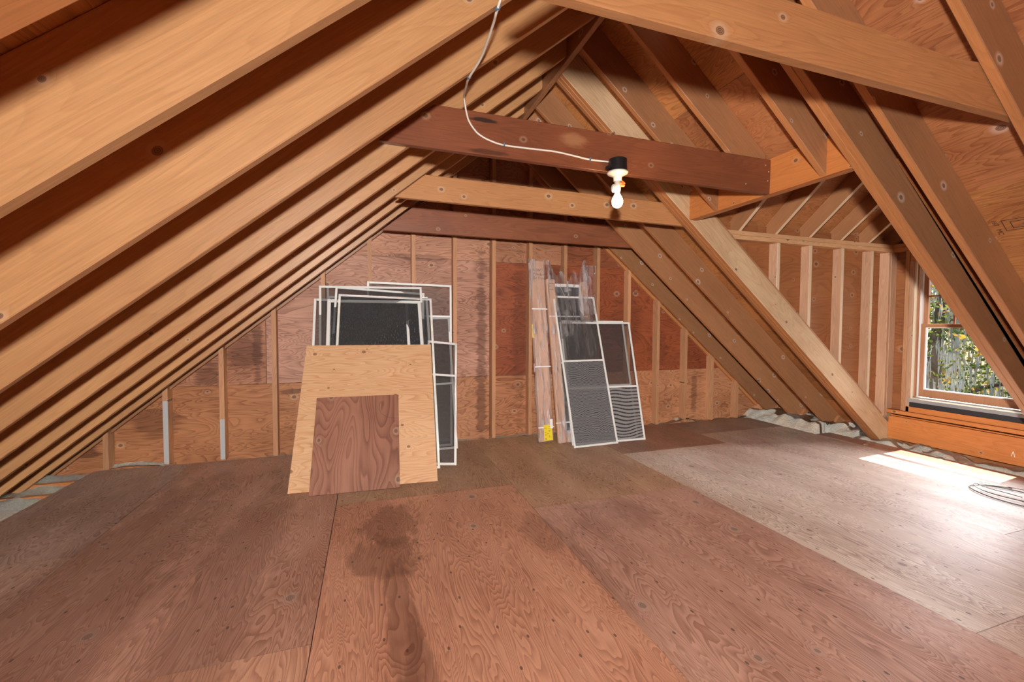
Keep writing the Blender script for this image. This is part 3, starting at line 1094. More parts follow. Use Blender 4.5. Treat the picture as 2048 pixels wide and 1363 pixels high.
# knee boards, plates and framing under and around the window
KX = 5.141
o = box_obj('knee_board', (0, FY0 - BY1 - 0.003, 0, LUM, 0, 0.235), M['knee_orange'], frame((KX + LUM, BY1 + 0.001, 0.028), (0, 1, 0), (0, 0, 1)))
tag(o, 'orange knotty board on edge under the window, just above the insulation', 'board')
bm = bmesh.new()
for pts in (((0.0, 0.0, 0.0), (0.011, 0.0, 0.04)), ((0.022, 0.0, -0.004), (0.011, 0.0, 0.04))):
    add_tube(bm, [pts[0], pts[1]], 0.0022, 5)
mk = mesh_obj('chalk_mark', bm, M['chalk'], None, frame((KX - 0.0008, 2.07, 0.10), (0, -1, 0), (0, 0, 1)))
mk.parent = o
mk.matrix_parent_inverse = o.matrix_world.inverted()
mk['label'] = 'white chalk mark'
o = box_obj('knee_board', (0, FY0 - BY1 - 0.003, 0, LUM, 0, 0.245), M['knee_orange'], frame((KX + 2 * LUM + 0.002, BY1 + 0.001, 0.028), (0, 1, 0), (0, 0, 1)))
tag(o, 'second orange board on edge, hidden behind the knotty board under the window', 'board')
o = box_obj('sole_plate', (0, 1.30, 0, 0.089, 0, LUM), M['knee_orange'], frame((KX + 0.014 + 0.089, 1.71, 0.288), (0, 1, 0), (0, 0, 1)))
tag(o, 'flat orange plate lying over the knee boards under the window', 'plate')
o = box_obj('rough_sill', (0, 1.04, 0, 0.089, 0, 0.055), M['knee_orange'], frame((WX + 0.089, 1.815, 0.3265), (0, 1, 0), (0, 0, 1)))
tag(o, 'stained orange rough sill plate directly below the window', 'plate')
for i, (y, w, mt, lb) in enumerate(((2.862, 0.036, 'stud', 'rounded orange stud left of the window, next to the dark gap'),
                                    (2.824, 0.036, 'stud_pale', 'stud touching the left window jamb'))):
    m = Matrix.Translation((WX, y, 0.327))
    o = box_obj('wall_stud', (0, 0.089, 0, w, 0, CZ - 0.078 - 0.327 if i == 0 else 1.845 - 0.327), M[mt], m)
    tag(o, lb, 'stud', 'studs beside the window')
o = box_obj('header_beam', (0, 1.146, 0, 0.089, 0, CZ - 0.079 - 1.846), M['rafter_orange'], frame((WX + 0.089, 1.712, 1.846), (0, 1, 0), (0, 0, 1)))
tag(o, 'small header above the window head', 'beam')

# ------------------------------------------------------------------ the window (structure)
w_in = WX + 0.012
win = empty('window_1', Matrix.Translation((WX + 0.05, DM, WOZ0)))
struct(win)


def wpart(name, bm, mat, parent=win):
    o = mesh_obj(name, bm, mat, parent)
    o.matrix_parent_inverse = parent.matrix_world.inverted()
    return o


def frame_boxes(bm, xa, xb, y0, y1, z0, z1, wy, wzb, wzt):
    add_box(bm, xa, xb, y0, y0 + wy, z0, z1)
    add_box(bm, xa, xb, y1 - wy, y1, z0, z1)
    add_box(bm, xa, xb, y0 + wy, y1 - wy, z0, z0 + wzb)
    add_box(bm, xa, xb, y0 + wy, y1 - wy, z1 - wzt, z1)


bm = bmesh.new()
frame_boxes(bm, w_in, WX + 0.13, WOY0, WOY1, WOZ0 + 0.0, WOZ1, 0.016, 0.02, 0.016)
wpart('jamb', bm, plain('cream_jamb_paint', (0.78, 0.68, 0.52), 0.5))
bm = bmesh.new()
frame_boxes(bm, WX + 0.075, WX + 0.125, WOY0 + 0.016, WOY1 - 0.016, WOZ0 + 0.02, WOZ1 - 0.016, 0.022, 0.004, 0.004)
wpart('jamb_liner', bm, M['vinyl'])
bm = bmesh.new()
add_box(bm, WX + 0.030, WX + 0.055, WOY0 + 0.016, WOY0 + 0.028, WOZ0 + 0.02, WOZ1 - 0.016)
add_box(bm, WX + 0.030, WX + 0.055, WOY1 - 0.028, WOY1 - 0.016, WOZ0 + 0.02, WOZ1 - 0.016)
wpart('inner_stop', bm, M['sash_wood'])
RAIL = 1.196
SY0, SY1 = WOY0 + 0.038, WOY1 - 0.038
# lower sash, room side
bm = bmesh.new()
frame_boxes(bm, WX + 0.065, WX + 0.095, SY0, SY1, WOZ0 + 0.035, RAIL + 0.018, 0.036, 0.070, 0.034)
soften(bm, 0.002)
ls = wpart('lower_sash', bm, M['sash_wood'])
bm = bmesh.new()
frame_boxes(bm, WX + 0.070, WX + 0.090, SY0 + 0.036, SY1 - 0.036, WOZ0 + 0.105, RAIL - 0.016, 0.010, 0.012, 0.006)
o = wpart('glazing_bead', bm, M['vinyl'], ls)
bm = bmesh.new()
add_box(bm, WX + 0.079, WX + 0.082, SY0 + 0.036, SY1 - 0.036, WOZ0 + 0.105, RAIL - 0.016)
wpart('window_pane', bm, M['glass'], ls)
# upper sash, outside of the lower one, four lights wide
bm = bmesh.new()
frame_boxes(bm, WX + 0.097, WX + 0.125, SY0, SY1, RAIL - 0.014, WOZ1 - 0.018, 0.036, 0.034, 0.040)
soften(bm, 0.002)
us_ = wpart('upper_sash', bm, M['sash_wood'])
bm = bmesh.new()
gy0, gy1 = SY0 + 0.036, SY1 - 0.036
for i in range(1, 4):
    y = gy0 + (gy1 - gy0) * i / 4
    add_box(bm, WX + 0.103, WX + 0.119, y - 0.007, y + 0.007, RAIL + 0.02, WOZ1 - 0.058)
zmid = 1.489
add_box(bm, WX + 0.1035, WX + 0.1185, gy0, gy1, zmid - 0.007, zmid + 0.007)
wpart('muntins', bm, M['sash_wood'], us_)
bm = bmesh.new()
add_box(bm, WX + 0.110, WX + 0.112, gy0, gy1, RAIL + 0.02, WOZ1 - 0.058)
wpart('window_pane', bm, M['glass'], us_)
bm = bmesh.new()
add_box(bm, WX - 0.02, WX + 0.16, WOY0 - 0.0, WOY1 + 0.0, WOZ0 - 0.022, WOZ0 + 0.0)
add_box(bm, WX - 0.024, WX - 0.014, WOY0 - 0.0, WOY1 + 0.0, WOZ0 - 0.022, WOZ0 + 0.012)
add_box(bm, WX + 0.03, WX + 0.04, WOY0 + 0.017, WOY1 - 0.017, WOZ0 + 0.0, WOZ0 + 0.026)
wpart('window_sill', bm, M['grey_metal'])
bm = bmesh.new()
add_box(bm, WX + 0.0, WX + 0.085, WOY0, WOY1, WOZ0 - 0.07, WOZ0 - 0.023)
wpart('sill_gap_shade', bm, M['gap_black'])  # black block standing in for the shade of the open gap below the sill
bm = bmesh.new()
for i in range(7):
    rr = random.Random(i)
    pts = [(WX + 0.045 + rr.uniform(-0.02, 0.02), WOY1 - 0.06 - rr.uniform(0, 0.17), WOZ0 + 0.012 + rr.uniform(0, 0.016)) for _ in range(3)]
    add_tube(bm, smooth_path(pts, 5), 0.0015, 4)
wpart('loose_cord', bm, M['vinyl'])

# outside: eave board over the dormer window
bm = bmesh.new()
for sg in (1, -1):
    y_e = DM + sg * 0.82
    z_e = CZ - 0.07
    a = [bm.verts.new(p) for p in ((WX + 0.10, DM, z_e + S * 0.82 + 0.14), (WX + 0.34, DM, z_e + S * 0.82 + 0.14), (WX + 0.34, y_e, z_e + 0.14), (WX + 0.10, y_e, z_e + 0.14))]
    b = [bm.verts.new(p.co + Vector((0, 0, 0.03))) for p in a]
    bm.faces.new(a)
    bm.faces.new(b)
    for i in range(4):
        bm.faces.new((a[i], a[(i + 1) % 4], b[(i + 1) % 4], b[i]))
bmesh.ops.recalc_face_normals(bm, faces=bm.faces[:])
struct(mesh_obj('trim_2', bm, M['vinyl']))

# ------------------------------------------------------------------ insulation
def wool_strip(x0, x1, y0, y1, nx, ny, zf, seed):
    bm = bmesh.new()
    vs_ = []
    for j in range(ny + 1):
        row = []
        for i in range(nx + 1):
            x = x0 + (x1 - x0) * i / nx
            y = y0 + (y1 - y0) * j / ny
            nz = mnoise.noise(Vector((x * 5 + seed, y * 5, seed))) * 0.5 + mnoise.noise(Vector((x * 13 + seed, y * 13, seed + 4))) * 0.28 + mnoise.noise(Vector((x * 40, y * 40, seed))) * 0.10
            row.append(bm.verts.new((x, y, zf(x, y) + nz * 0.055)))
        vs_.append(row)
    for j in range(ny):
        for i in range(nx):
            bm.faces.new((vs_[j][i], vs_[j][i + 1], vs_[j + 1][i + 1], vs_[j + 1][i]))
    return bm


def wool(name, bm, label):
    o = mesh_obj(name, bm, M['wool'], smooth=True)
    tag(o, label, 'insulation', None, 'stuff')
    return o


wool('insulation', wool_strip(-2.62, -2.06, 0.6, 4.39, 26, 150, lambda x, y: -0.045 + max(0, (-2.14 - x)) * 0.05, 1.0), 'grey green fluffy insulation along the left eave beside the plywood floor')
def right_wool(x, y):
    lump = mnoise.noise(Vector((x * 3.0, y * 6.0, 8.0))) + 0.5 * mnoise.noise(Vector((x * 8.0, y * 11.0, 3.0)))
    if y > 3.15:
        e = min(1.0, max(0.0, (x - (4.64 if y > 3.45 else 4.88)) / 0.16))
        return -0.055 + 0.105 * math.sqrt(e) + 0.05 * e * (1 + lump)
    return -0.030 + 0.040 * min(1.0, max(0.0, (x - 4.90) / 0.08)) + 0.045 * lump - (0.10 if x > 5.13 else 0.0)


wool('insulation', wool_strip(4.60, 5.22, 0.9, 4.39, 40, 190, right_wool, 9.0),
     'cream fluffy insulation along the right eave under the rafter feet and knee board')
wool('insulation', wool_strip(-2.1, 4.7, 4.305, 4.398, 190, 8, lambda x, y: -0.03 + 0.075 * max(0.0, mnoise.noise(Vector((x * 2.3, 0.3, 2.0))) + 0.05) + (0.02 if x > 2.9 else 0.0), 4.0),
     'thin line of insulation poking up between floor and gable wall')

# ceiling joists that show in the left eave
for y, lb in ((3.86, 'nearer of two joist ends in the insulation at the left eave'), (4.135, 'farther of two joist ends in the insulation at the left eave')):
    o = box_obj('ceiling_joist', (-2.75, 4.95, 0, LUM, -0.22, -0.020), M['rafter_orange'], Matrix.Translation((0, y, 0)))
    tag(o, lb, 'joist')

# ------------------------------------------------------------------ lamp and cable on the red tie beam
LC = Vector((1.386, 2.2165, 2.080))
lampo = empty('light_fixture', Matrix.Translation(LC))
tag(lampo, 'bare bulb lamp holder with black box fixed to the dark red tie beam', 'lamp')


def lpart(name, bm, mat, parent=lampo, smooth=True):
    o = mesh_obj(name, bm, mat, parent, None, smooth)
    return o


bm = bmesh.new()
add_lathe(bm, [(0.0, 0.072), (0.050, 0.072), (0.053, 0.069), (0.053, 0.030), (0.0545, 0.028), (0.0545, 0.004), (0.050, 0.0), (0.0, 0.0)], 32)
jb = lpart('junction_box', bm, M['black_plastic'], smooth=False)
bm = bmesh.new()
add_box(bm, -0.075, -0.050, -0.012, 0.010, 0.012, 0.026)
add_tube(bm, [(-0.072, -0.002, 0.026), (-0.072, -0.002, 0.008)], 0.0045, 8)
o = lpart('mounting_ear', bm, M['black_plastic'], jb, False)
bm = bmesh.new()
add_lathe(bm, [(0.0, -0.001), (0.060, -0.001), (0.062, -0.006), (0.056, -0.012), (0.034, -0.022), (0.025, -0.030), (0.0235, -0.052), (0.0, -0.052)], 32)
lpart('lamp_holder', bm, M['porcelain'])
bm = bmesh.new()
add_lathe(bm, [(0.0, -0.053), (0.018, -0.053), (0.019, -0.085), (0.0175, -0.108), (0.0, -0.108)], 24)
so = lpart('socket_adapter', bm, M['porcelain'])
bm = bmesh.new()
add_lathe(bm, [(0.0, -0.014), (0.008, -0.013), (0.014, -0.002), (0.015, 0.012), (0.012, 0.024), (0.006, 0.030), (0.0, 0.031)], 20, (-0.026, 0.0, -0.104))
lpart('side_outlet', bm, M['porcelain'], so)
bm = bmesh.new()
for k in range(5):
    a = 2 * math.pi * k / 5 + 0.4
    bmesh.ops.create_uvsphere(bm, u_segments=12, v_segments=8, radius=0.0092, matrix=Matrix.Translation((0.026 + 0.010 * math.cos(a), -0.012, -0.068 + 0.010 * math.sin(a))))
bmesh.ops.create_uvsphere(bm, u_segments=12, v_segments=8, radius=0.011, matrix=Matrix.Translation((0.022, -0.010, -0.068)))
o = lpart('plug_adapter', bm, M['orange_plastic'], so)
o['label'] = 'orange plastic plug adapter'
bm = bmesh.new()
add_lathe(bm, [(0.0, -0.109), (0.013, -0.109), (0.0135, -0.122), (0.018, -0.132), (0.027, -0.148), (0.0325, -0.166), (0.031, -0.182), (0.024, -0.196), (0.012, -0.204), (0.0, -0.206)], 28)
o = lpart('light_bulb', bm, M['bulb'])
o['label'] = 'glowing white light bulb'
bm = bmesh.new()
add_tube(bm, [(-0.020, -0.020, -0.10), (-0.021, -0.024, -0.15), (-0.021, -0.026, -0.195)], 0.0012, 6)
bmesh.ops.create_uvsphere(bm, u_segments=10, v_segments=8, radius=0.0042, matrix=Matrix.Translation((-0.021, -0.026, -0.202)))
lpart('pull_cord', bm, M['porcelain'])
bl = lamp('bulb_light', 'POINT', LC + Vector((0, -0.045, -0.17)), 3.0, (1.0, 0.62, 0.30), shadow_soft_size=0.03)

cable_pts = [(0.470, 1.425, 2.40), (0.448, 1.520, 2.318), (0.455, 1.60, 2.318), (0.462, 1.80, 2.316), (0.443, 1.955, 2.308), (0.452, 2.05, 2.325), (0.473, 2.19, 2.362), (0.4951, 2.3053, 2.3999), (0.5031, 2.305, 2.3486),
             (0.5194, 2.3042, 2.2851), (0.5493, 2.3029, 2.2415), (0.5822, 2.3015, 2.2138), (0.6377, 2.299, 2.1911), (0.7166, 2.2955, 2.1762), (0.8669, 2.2889, 2.1745), (1.0166, 2.2822, 2.1748), (1.1402, 2.2768, 2.1632),
             (1.2352, 2.2726, 2.1535), (1.3390, 2.240, 2.1421)]
cab_bm = bmesh.new()
add_tube(cab_bm, smooth_path(cable_pts, 8), 0.0050, 8)
cable = mesh_obj('electric_cable', cab_bm, M['cable'], None, None, True)
tag(cable, 'white electric cable drooping from the rafters to the bulb box', 'cable')
for (x, y, z, ang) in ((0.448, 1.520, 2.318, 1.1), (0.443, 1.955, 2.308, 1.2), (0.7166, 2.2955, 2.1762, 0.0), (1.2352, 2.2726, 2.1535, 0.1)):
    bm = bmesh.new()
    add_box(bm, -0.0045, 0.0045, -0.0065, 0.006, -0.0085, 0.0085)
    add_box(bm, -0.003, 0.003, -0.0085, -0.0066, 0.004, 0.012)
    soften(bm, 0.001)
    o = mesh_obj('cable_staple', bm, M['staple'], cable, Matrix.Translation((x, y, z)) @ Matrix.Rotation(ang, 4, 'Y'))
    o['label'] = 'blue grey cable staple'

# ------------------------------------------------------------------ leaning boards and screens


def panel_frame(bl, br, tl):
    bl, br, tl = Vector(bl), Vector(br), Vector(tl)
    x = (br - bl)
    w = x.length
    z = tl - bl
    m = frame(bl, x, z)
    h = z.dot(m.col[2].to_3d())
    return m, w, h


m, w, h = panel_frame((-0.544, 3.306, 0.002), (0.490, 3.235, 0.002), (-0.492, 4.010, 1.004))
bm = bmesh.new()
add_box(bm, 0, w, -0.006, 0.006, 0, h)
plyb = mesh_obj('plywood_board', bm, M['ply_light'], None, m)
tag(plyb, 'large light fir plywood board leaning on the stacked screens', 'board')
bm = bmesh.new()
add_box(bm, 0.50, 0.56, -0.0066, -0.0061, h - 0.016, h - 0.004)
MO, WO, HO = panel_frame((-0.398, 3.215, 0.002), (0.210, 3.188, 0.002), (-0.392, 3.61, 0.618))
bm.free()
bm = bmesh.new()
add_box(bm, 0, WO, -0.006, 0.006, 0, HO)
o = mesh_obj('plywood_offcut', bm, M['ply_brown'], None, MO)
tag(o, 'smaller dark brown square plywood offcut leaning in front of the light board', 'board')
# pencilled arc on the offcut
bm = bmesh.new()
arc = [(WO - 0.02 + 0.13 * math.cos(t), -0.0065, HO - 0.10 + 0.10 * math.sin(t)) for t in [math.radians(150 + i * 11) for i in range(12)]]
add_tube(bm, arc, 0.0011, 4)
pk = mesh_obj('pencil_arc', bm, M['ink'], o)
pk['label'] = 'dark pencilled arc'


def screen(bl, br, tl, label, mat='screen', fw=0.020, ft=0.010, bars=(), vbars=(), cat='window screen', group=None):
    m, w, h = panel_frame(bl, br, tl)
    e = empty('window_screen', m)
    tag(e, label, cat, group)
    bm = bmesh.new()
    t = ft / 2
    add_box(bm, 0, fw, -t, t, 0, h)
    add_box(bm, w - fw, w, -t, t, 0, h)
    add_box(bm, fw, w - fw, -t, t, 0, fw)
    add_box(bm, fw, w - fw, -t, t, h - fw, h)
    soften(bm, 0.0015)
    mesh_obj('screen_frame', bm, M['white_metal'], e)
    for z in bars:
        bm = bmesh.new()
        add_box(bm, fw + 0.0005, w - fw - 0.0005, -t * 0.8, t * 0.8, z - fw * 0.45, z + fw * 0.45)
        mesh_obj('crossbar', bm, M['white_metal'], e)
    for x in vbars:
        bm = bmesh.new()
        add_box(bm, x - fw * 0.4, x + fw * 0.4, t * 0.3, t * 0.9, fw, h - fw)
        mesh_obj('stiffener_bar', bm, M['white_metal'], e)
    mats = mat if isinstance(mat, (list, tuple)) else [(0.0, 1.0, mat)]
    for a, b, mn in mats:
        bm = bmesh.new()
        z0 = fw * 0.9 + a * (h - 1.8 * fw)
        z1 = fw * 0.9 + b * (h - 1.8 * fw)
        yy = 0.0012
        nx, nz = 8, 14
        g = []
        for j in range(nz + 1):
            row = []
            for i in range(nx + 1):
                x = fw * 0.9 + (w - 1.8 * fw) * i / nx
                z = z0 + (z1 - z0) * j / nz
                s = math.sin(math.pi * i / nx) * math.sin(math.pi * j / nz)
                row.append(bm.verts.new((x, yy + 0.0015 * s, z)))
            g.append(row)
        for j in range(nz):
            for i in range(nx):
                bm.faces.new((g[j][i], g[j][i + 1], g[j + 1][i + 1], g[j + 1][i]))
        mesh_obj('screen_mesh', bm, M[mn], e, None, True)
    return e


def hung(tl, tr, yb, low=0.004):
    # top corners plus the depth of the foot -> foot corners of a true rectangle
    tl, tr = Vector(tl), Vector(tr)
    x = (tr - tl).normalized()
    w = (tr - tl).length
    dz = min(tl.z, tr.z) - low
    d = Vector((0, yb - tl.y, -dz))
    d = (d - x * d.dot(x)).normalized()
    # lowest foot corner comes down to the floor
    h = min((tl.z - low) / -d.z, (tr.z - low) / -d.z)
    bl = tl + d * h
    return bl, bl + x * w, tl


GS = 'screens stacked behind the plywood board'
# tops and feet from the photograph, each screen a little in front of the one behind it
screen(*hung((-0.007, 4.306, 1.595), (0.797, 4.306, 1.584), 4.150), 'tallest white framed screen of the left stack, farthest back, its top above all others', 'screen_thin', bars=(1.27,), group=GS)
screen(*hung((0.08, 4.302, 1.250), (0.775, 4.302, 1.263), 3.995), 'screen of the left stack leaning right, lower right corner sticking out farthest', 'screen_thin', bars=(0.62,), group=GS)
screen(*hung((-0.423, 4.299, 1.539), (0.499, 4.299, 1.554), 3.86), 'left stack screen with its level top just below the tallest, second highest', 'screen', group=GS, vbars=(0.075,))
screen(*hung((-0.283, 4.293, 1.538), (0.526, 4.293, 1.495), 3.80), 'left stack screen whose top edge slopes down to the right', 'screen', group=GS)
screen(*hung((-0.352, 4.287, 1.446), (0.555, 4.287, 1.458), 3.72), 'left stack screen directly behind the front thick framed one', 'screen_dense', group=GS, fw=0.022)
screen(*hung((-0.464, 4.281, 1.420), (0.487, 4.281, 1.417), 3.66), 'left stack screen whose left side sticks out farthest to the left', 'screen', group=GS, fw=0.022, vbars=(0.14,))
screen(*hung((0.528, 4.060, 1.040), (0.803, 4.060, 1.011), 3.556), 'shorter screen with its right side protruding beyond the light plywood board', 'screen', bars=(0.80,), group=GS)
screen(*hung((-0.256, 4.272, 1.465), (0.592, 4.272, 1.443), 3.515), 'left stack screen reaching the right edge of the light plywood board', 'screen', group=GS)
screen(*hung((-0.350, 4.261, 1.413), (0.484, 4.261, 1.417), 3.475), 'front screen of the left stack with a thick white frame and near black mesh', 'screen_dense', fw=0.030, group=GS, vbars=(0.70,))

# right group
screen((1.940, 3.835, 0.005), (2.690, 3.835, 0.005), (1.915, 4.155, 1.238), 'wide screen at the back of the right pair, nearly hidden by its twin', 'screen_thin', bars=(0.565,))
screen((1.893, 3.785, 0.005), (2.722, 3.755, 0.005), (1.912, 4.128, 1.222), 'wide screen right of the narrow one, wavy figure in its lower half',
       [(0.0, 0.45, 'screen_wavy'), (0.45, 1.0, 'screen_thin')], bars=(0.560,))
screen((1.869, 3.695, 0.005), (2.372, 3.717, 0.005), (1.843, 4.185, 1.497), 'tall narrow screen in front at the right, leaning by the plastic wrapped package',
       [(0.0, 0.55, 'screen_fuzzy'), (0.55, 1.0, 'screen_thin')], bars=(0.86,))

# ------------------------------------------------------------------ plastic wrapped packages


def film_sheet(w, h, nx, nz, seed, bulge=0.012, top=None):
    bm = bmesh.new()
    g = []
    for j in range(nz + 1):
        row = []
        for i in range(nx + 1):
            u, v = i / nx, j / nz
            x = u * w
            z = v * h
            if top:
                z = v * (h + top(u))
            y = -bulge * (0.5 + mnoise.noise(Vector((x * 16 + seed, z * 5, seed)))) - 0.35 * bulge * mnoise.noise(Vector((x * 40, z * 14, seed)))
            row.append(bm.verts.new((x, y, z)))
        g.append(row)
    for j in range(nz):
        for i in range(nx):
            bm.faces.new((g[j][i], g[j][i + 1], g[j + 1][i + 1], g[j + 1][i]))
    return bm


# slim carton, left
m, w, h = panel_frame((1.612, 4.000, 0.004), (1.790, 4.012, 0.004), (1.590, 4.262, 1.865))
pk = empty('wrapped_carton', m)
tag(pk, 'tall slim cardboard carton in clear plastic with a yellow label, leaning on the gable studs', 'carton')
bm = bmesh.new()
add_box(bm, 0.026, w, -0.012, 0.040, 0.0, h)
soften(bm, 0.004)
ct = mesh_obj('carton_body', bm, M['cardboard'], pk)
for i, z in enumerate((1.36, 0.76, 0.145)):
    bm = bmesh.new()
    add_box(bm, 0.004, w + 0.003, -0.0350, -0.0335, z - 0.006, z + 0.006)
    mesh_obj('strap', bm, M['strap'], pk)
bm = bmesh.new()
add_box(bm, 0.062, 0.156, -0.0372, -0.0362, 0.012, 0.168)
yl_ = mesh_obj('label_sheet', bm, M['yellow'], pk)
yl_['label'] = 'yellow printed label'
rr = random.Random(3)
for i in range(12):
    z = 0.022 + i * 0.0115
    xx = 0.070 + rr.choice((0.0, 0.028, 0.044))
    bm = bmesh.new()
    add_box(bm, xx, min(xx + rr.uniform(0.012, 0.03), 0.144), -0.0378, -0.0373, z, z + 0.003)
    mesh_obj('print_line', bm, M['ink'], yl_)
bm = bmesh.new()
add_box(bm, 0.134, 0.166, -0.0395, -0.0385, 0.130, 0.225)
tg = mesh_obj('paper_tag', bm, M['paper'], pk, Matrix.Identity(4))
tg.matrix_world = m
tg['label'] = 'white paper tag'
bm = bmesh.new()
add_box(bm, -0.004, 0.012, -0.020, -0.019, 1.06, 1.20)
tg = mesh_obj('label_sheet', bm, M['yellow'], pk)
tg['label'] = 'narrow yellow label on the edge'
tm = m @ Matrix.Translation((0.044, -0.0135, h - 0.115)) @ Matrix.Rotation(math.radians(90), 4, 'X')
text_mesh('handwriting', 'NEW\nWindow\nfor Front', 0.040, M['ink'], tm, None, 'LEFT', 1.05, 0.1)
hw = bpy.data.objects['handwriting']
hw.parent = ct
hw.matrix_parent_inverse = ct.matrix_world.inverted() if False else Matrix.Identity(4)
hw.matrix_world = tm
bm = film_sheet(w + 0.012, h + 0.012, 14, 70, 2.0, 0.010)
for v_ in bm.verts:
    v_.co.x -= 0.008
    v_.co.y -= 0.020
fl = mesh_obj('plastic_film', bm, M['film'], pk, None, True)

# wide package with a screen door panel
m, w, h = panel_frame((1.800, 3.905, 0.004), (2.300, 3.930, 0.004), (1.786, 4.225, 1.690))
pk = empty('wrapped_package', m)
tag(pk, 'wide package of screens and cardboard in torn clear plastic, between slim carton and narrow screen', 'package')
bm = bmesh.new()
add_box(bm, 0.0, 0.098, -0.016, 0.020, 0.0, h - 0.02)
soften(bm, 0.004)
cs = mesh_obj('cardboard_strip', bm, M['cardboard'], pk)
tm = m @ Matrix.Translation((0.012, -0.0175, h - 0.075)) @ Matrix.Rotation(math.radians(90), 4, 'X')
hw2 = text_mesh('handwriting', 'window\nfor\nFront', 0.026, M['ink'], tm, None, 'LEFT', 1.2, 0.1)
hw2.parent = cs
hw2.matrix_world = tm
bm = bmesh.new()
add_box(bm, 0.40, 0.50, -0.006, 0.012, 0.05, h - 0.03)
soften(bm, 0.004)
mesh_obj('cardboard_strip', bm, M['cardboard'], pk)
bm = bmesh.new()
add_box(bm, 0.10, 0.22, -0.020, -0.012, 0.0, 0.095)
mesh_obj('cardboard_flap', bm, M['cardboard'], pk)
bm = bmesh.new()
add_box(bm, 0.085, 0.43, 0.024, 0.034, 0.085, h - 0.065)
sm = mesh_obj('dark_screen_panel', bm, M['screen_dense'], pk)
for (a, b) in ((0.085, 0.115), (h - 0.09, h - 0.060), (0.80, 0.818)):
    bm = bmesh.new()
    add_box(bm, 0.098, 0.43, 0.008, 0.0235, a, b)
    mesh_obj('screen_bar', bm, M['white_metal'], pk)
bm = bmesh.new()
add_box(bm, 0.215, 0.260, 0.000, 0.007, h - 0.150, h - 0.098)
add_box(bm, 0.235, 0.285, -0.004, -0.0005, h - 0.135, h - 0.112)
add_tube(bm, [(0.168, 0.0, h - 0.10), (0.205, -0.002, h - 0.19)], 0.004, 6)
add_tube(bm, [(0.205, -0.002, h - 0.19), (0.215, -0.002, h - 0.18)], 0.006, 6)
mesh_obj('latch_hardware', bm, M['grey_metal'], pk)
for z, xa, xb in ((1.295, 0.0, 0.46), (0.20, -0.02, 0.26)):
    bm = bmesh.new()
    add_box(bm, xa, xb, -0.0235, -0.022, z - 0.0065, z + 0.0065)
    mesh_obj('strap', bm, M['strap'], pk)
bm = film_sheet(0.52, h - 0.02, 40, 80, 6.0, 0.016, lambda u: 0.19 - 0.16 * math.sin(math.pi * min(1, u * 1.1)) + 0.05 * math.sin(u * 23))
for v_ in bm.verts:
    v_.co.y -= 0.024
mesh_obj('plastic_film', bm, M['film'], pk, None, True)
# crumpled torn flap of film at the upper right
bm = film_sheet(0.16, 0.55, 14, 30, 11.0, 0.05)
for v_ in bm.verts:
    v_.co.x += 0.40 + 0.05 * (v_.co.z / 0.55)
    v_.co.z += h - 0.40
    v_.co.y -= 0.012
mesh_obj('torn_film', bm, M['film'], pk, None, True)

# ------------------------------------------------------------------ wire coil and twig of wire on the floor at the right
bm = bmesh.new()
zc = 0.006
for k, (dx, dy, ph) in enumerate(((0, 0, 0.0), (0.05, 0.02, 0.5), (0.10, 0.04, 1.0))):
    pts = []
    for i in range(0, 37):
        t = 2 * math.pi * i / 36 * (0.93 if k else 1.0) + ph
        r1, r2 = 0.17 - 0.03 * k + 0.012 * math.sin(3 * t + k), 0.30 - 0.02 * k
        pts.append((4.26 + dx + r1 * math.cos(t), 1.62 + dy + r2 * math.sin(t), zc + 0.004 * k + 0.004 * math.sin(2 * t + k) ** 2))
    add_tube(bm, pts, 0.0042 - 0.0008 * k, 6)
coil = mesh_obj('wire_coil', bm, M['wire'], None, None, True)
tag(coil, 'loose coil of thin dark wire lying on the pale floor at the right edge', 'wire')
bm = bmesh.new()
add_box(bm, -0.02, 0.02, -0.012, 0.012, 0.0, 0.02)
add_box(bm, -0.008, 0.010, -0.030, -0.012, 0.004, 0.014)
soften(bm, 0.003)
o = mesh_obj('plug', bm, M['white_metal'], coil, Matrix.Translation((4.24, 1.63, 0.006)))
o['label'] = 'small white plug'

# lumber grade stamp on the roof sheathing, upper right
mst = Matrix((Vector((CT, 0, -ST)), Vector((0, -1, 0)), Vector((0, 0, 1)))).transposed().to_4x4()


def deck_pt(x, y, off=-0.0006):
    u = (XR - x + (OFF) * ST) / CT
    p = slope_r(u, y, OFF + off)
    return p


ex = (deck_pt(3.33, 1.40) - deck_pt(3.25, 1.40)).normalized()
ey = Vector((0, -1, 0))
ceil_r = bpy.data.objects['ceiling_right']
bm = bmesh.new()
c0 = deck_pt(3.262, 1.395)
for a, b in (((0, 0), (0.075, 0)), ((0, 0), (0, 0.22)), ((0.075, 0), (0.075, 0.22)), ((0.016, 0.03), (0.016, 0.2)), ((0.016, 0.03), (0.062, 0.03)), ((0.062, 0.03), (0.062, 0.2)), ((0.040, 0.07), (0.040, 0.13))):
    add_tube(bm, [c0 + ex * a[0] + ey * a[1], c0 + ex * b[0] + ey * b[1]], 0.0016, 5)
o = mesh_obj('grade_stamp', bm, M['lumber_ink'], ceil_r, Matrix.Identity(4))
nrm = ex.cross(ey)
tmx = Matrix((ex, ey, nrm)).transposed().to_4x4()
if nrm.z > 0:
    tmx = Matrix((ex, ey, nrm)).transposed().to_4x4()
tmx.translation = deck_pt(3.252, 1.432, -0.001)
o = text_mesh('stamp_number', '167   MC', 0.030, M['lumber_ink'], tmx, None)
o.parent = ceil_r
o.matrix_world = tmx

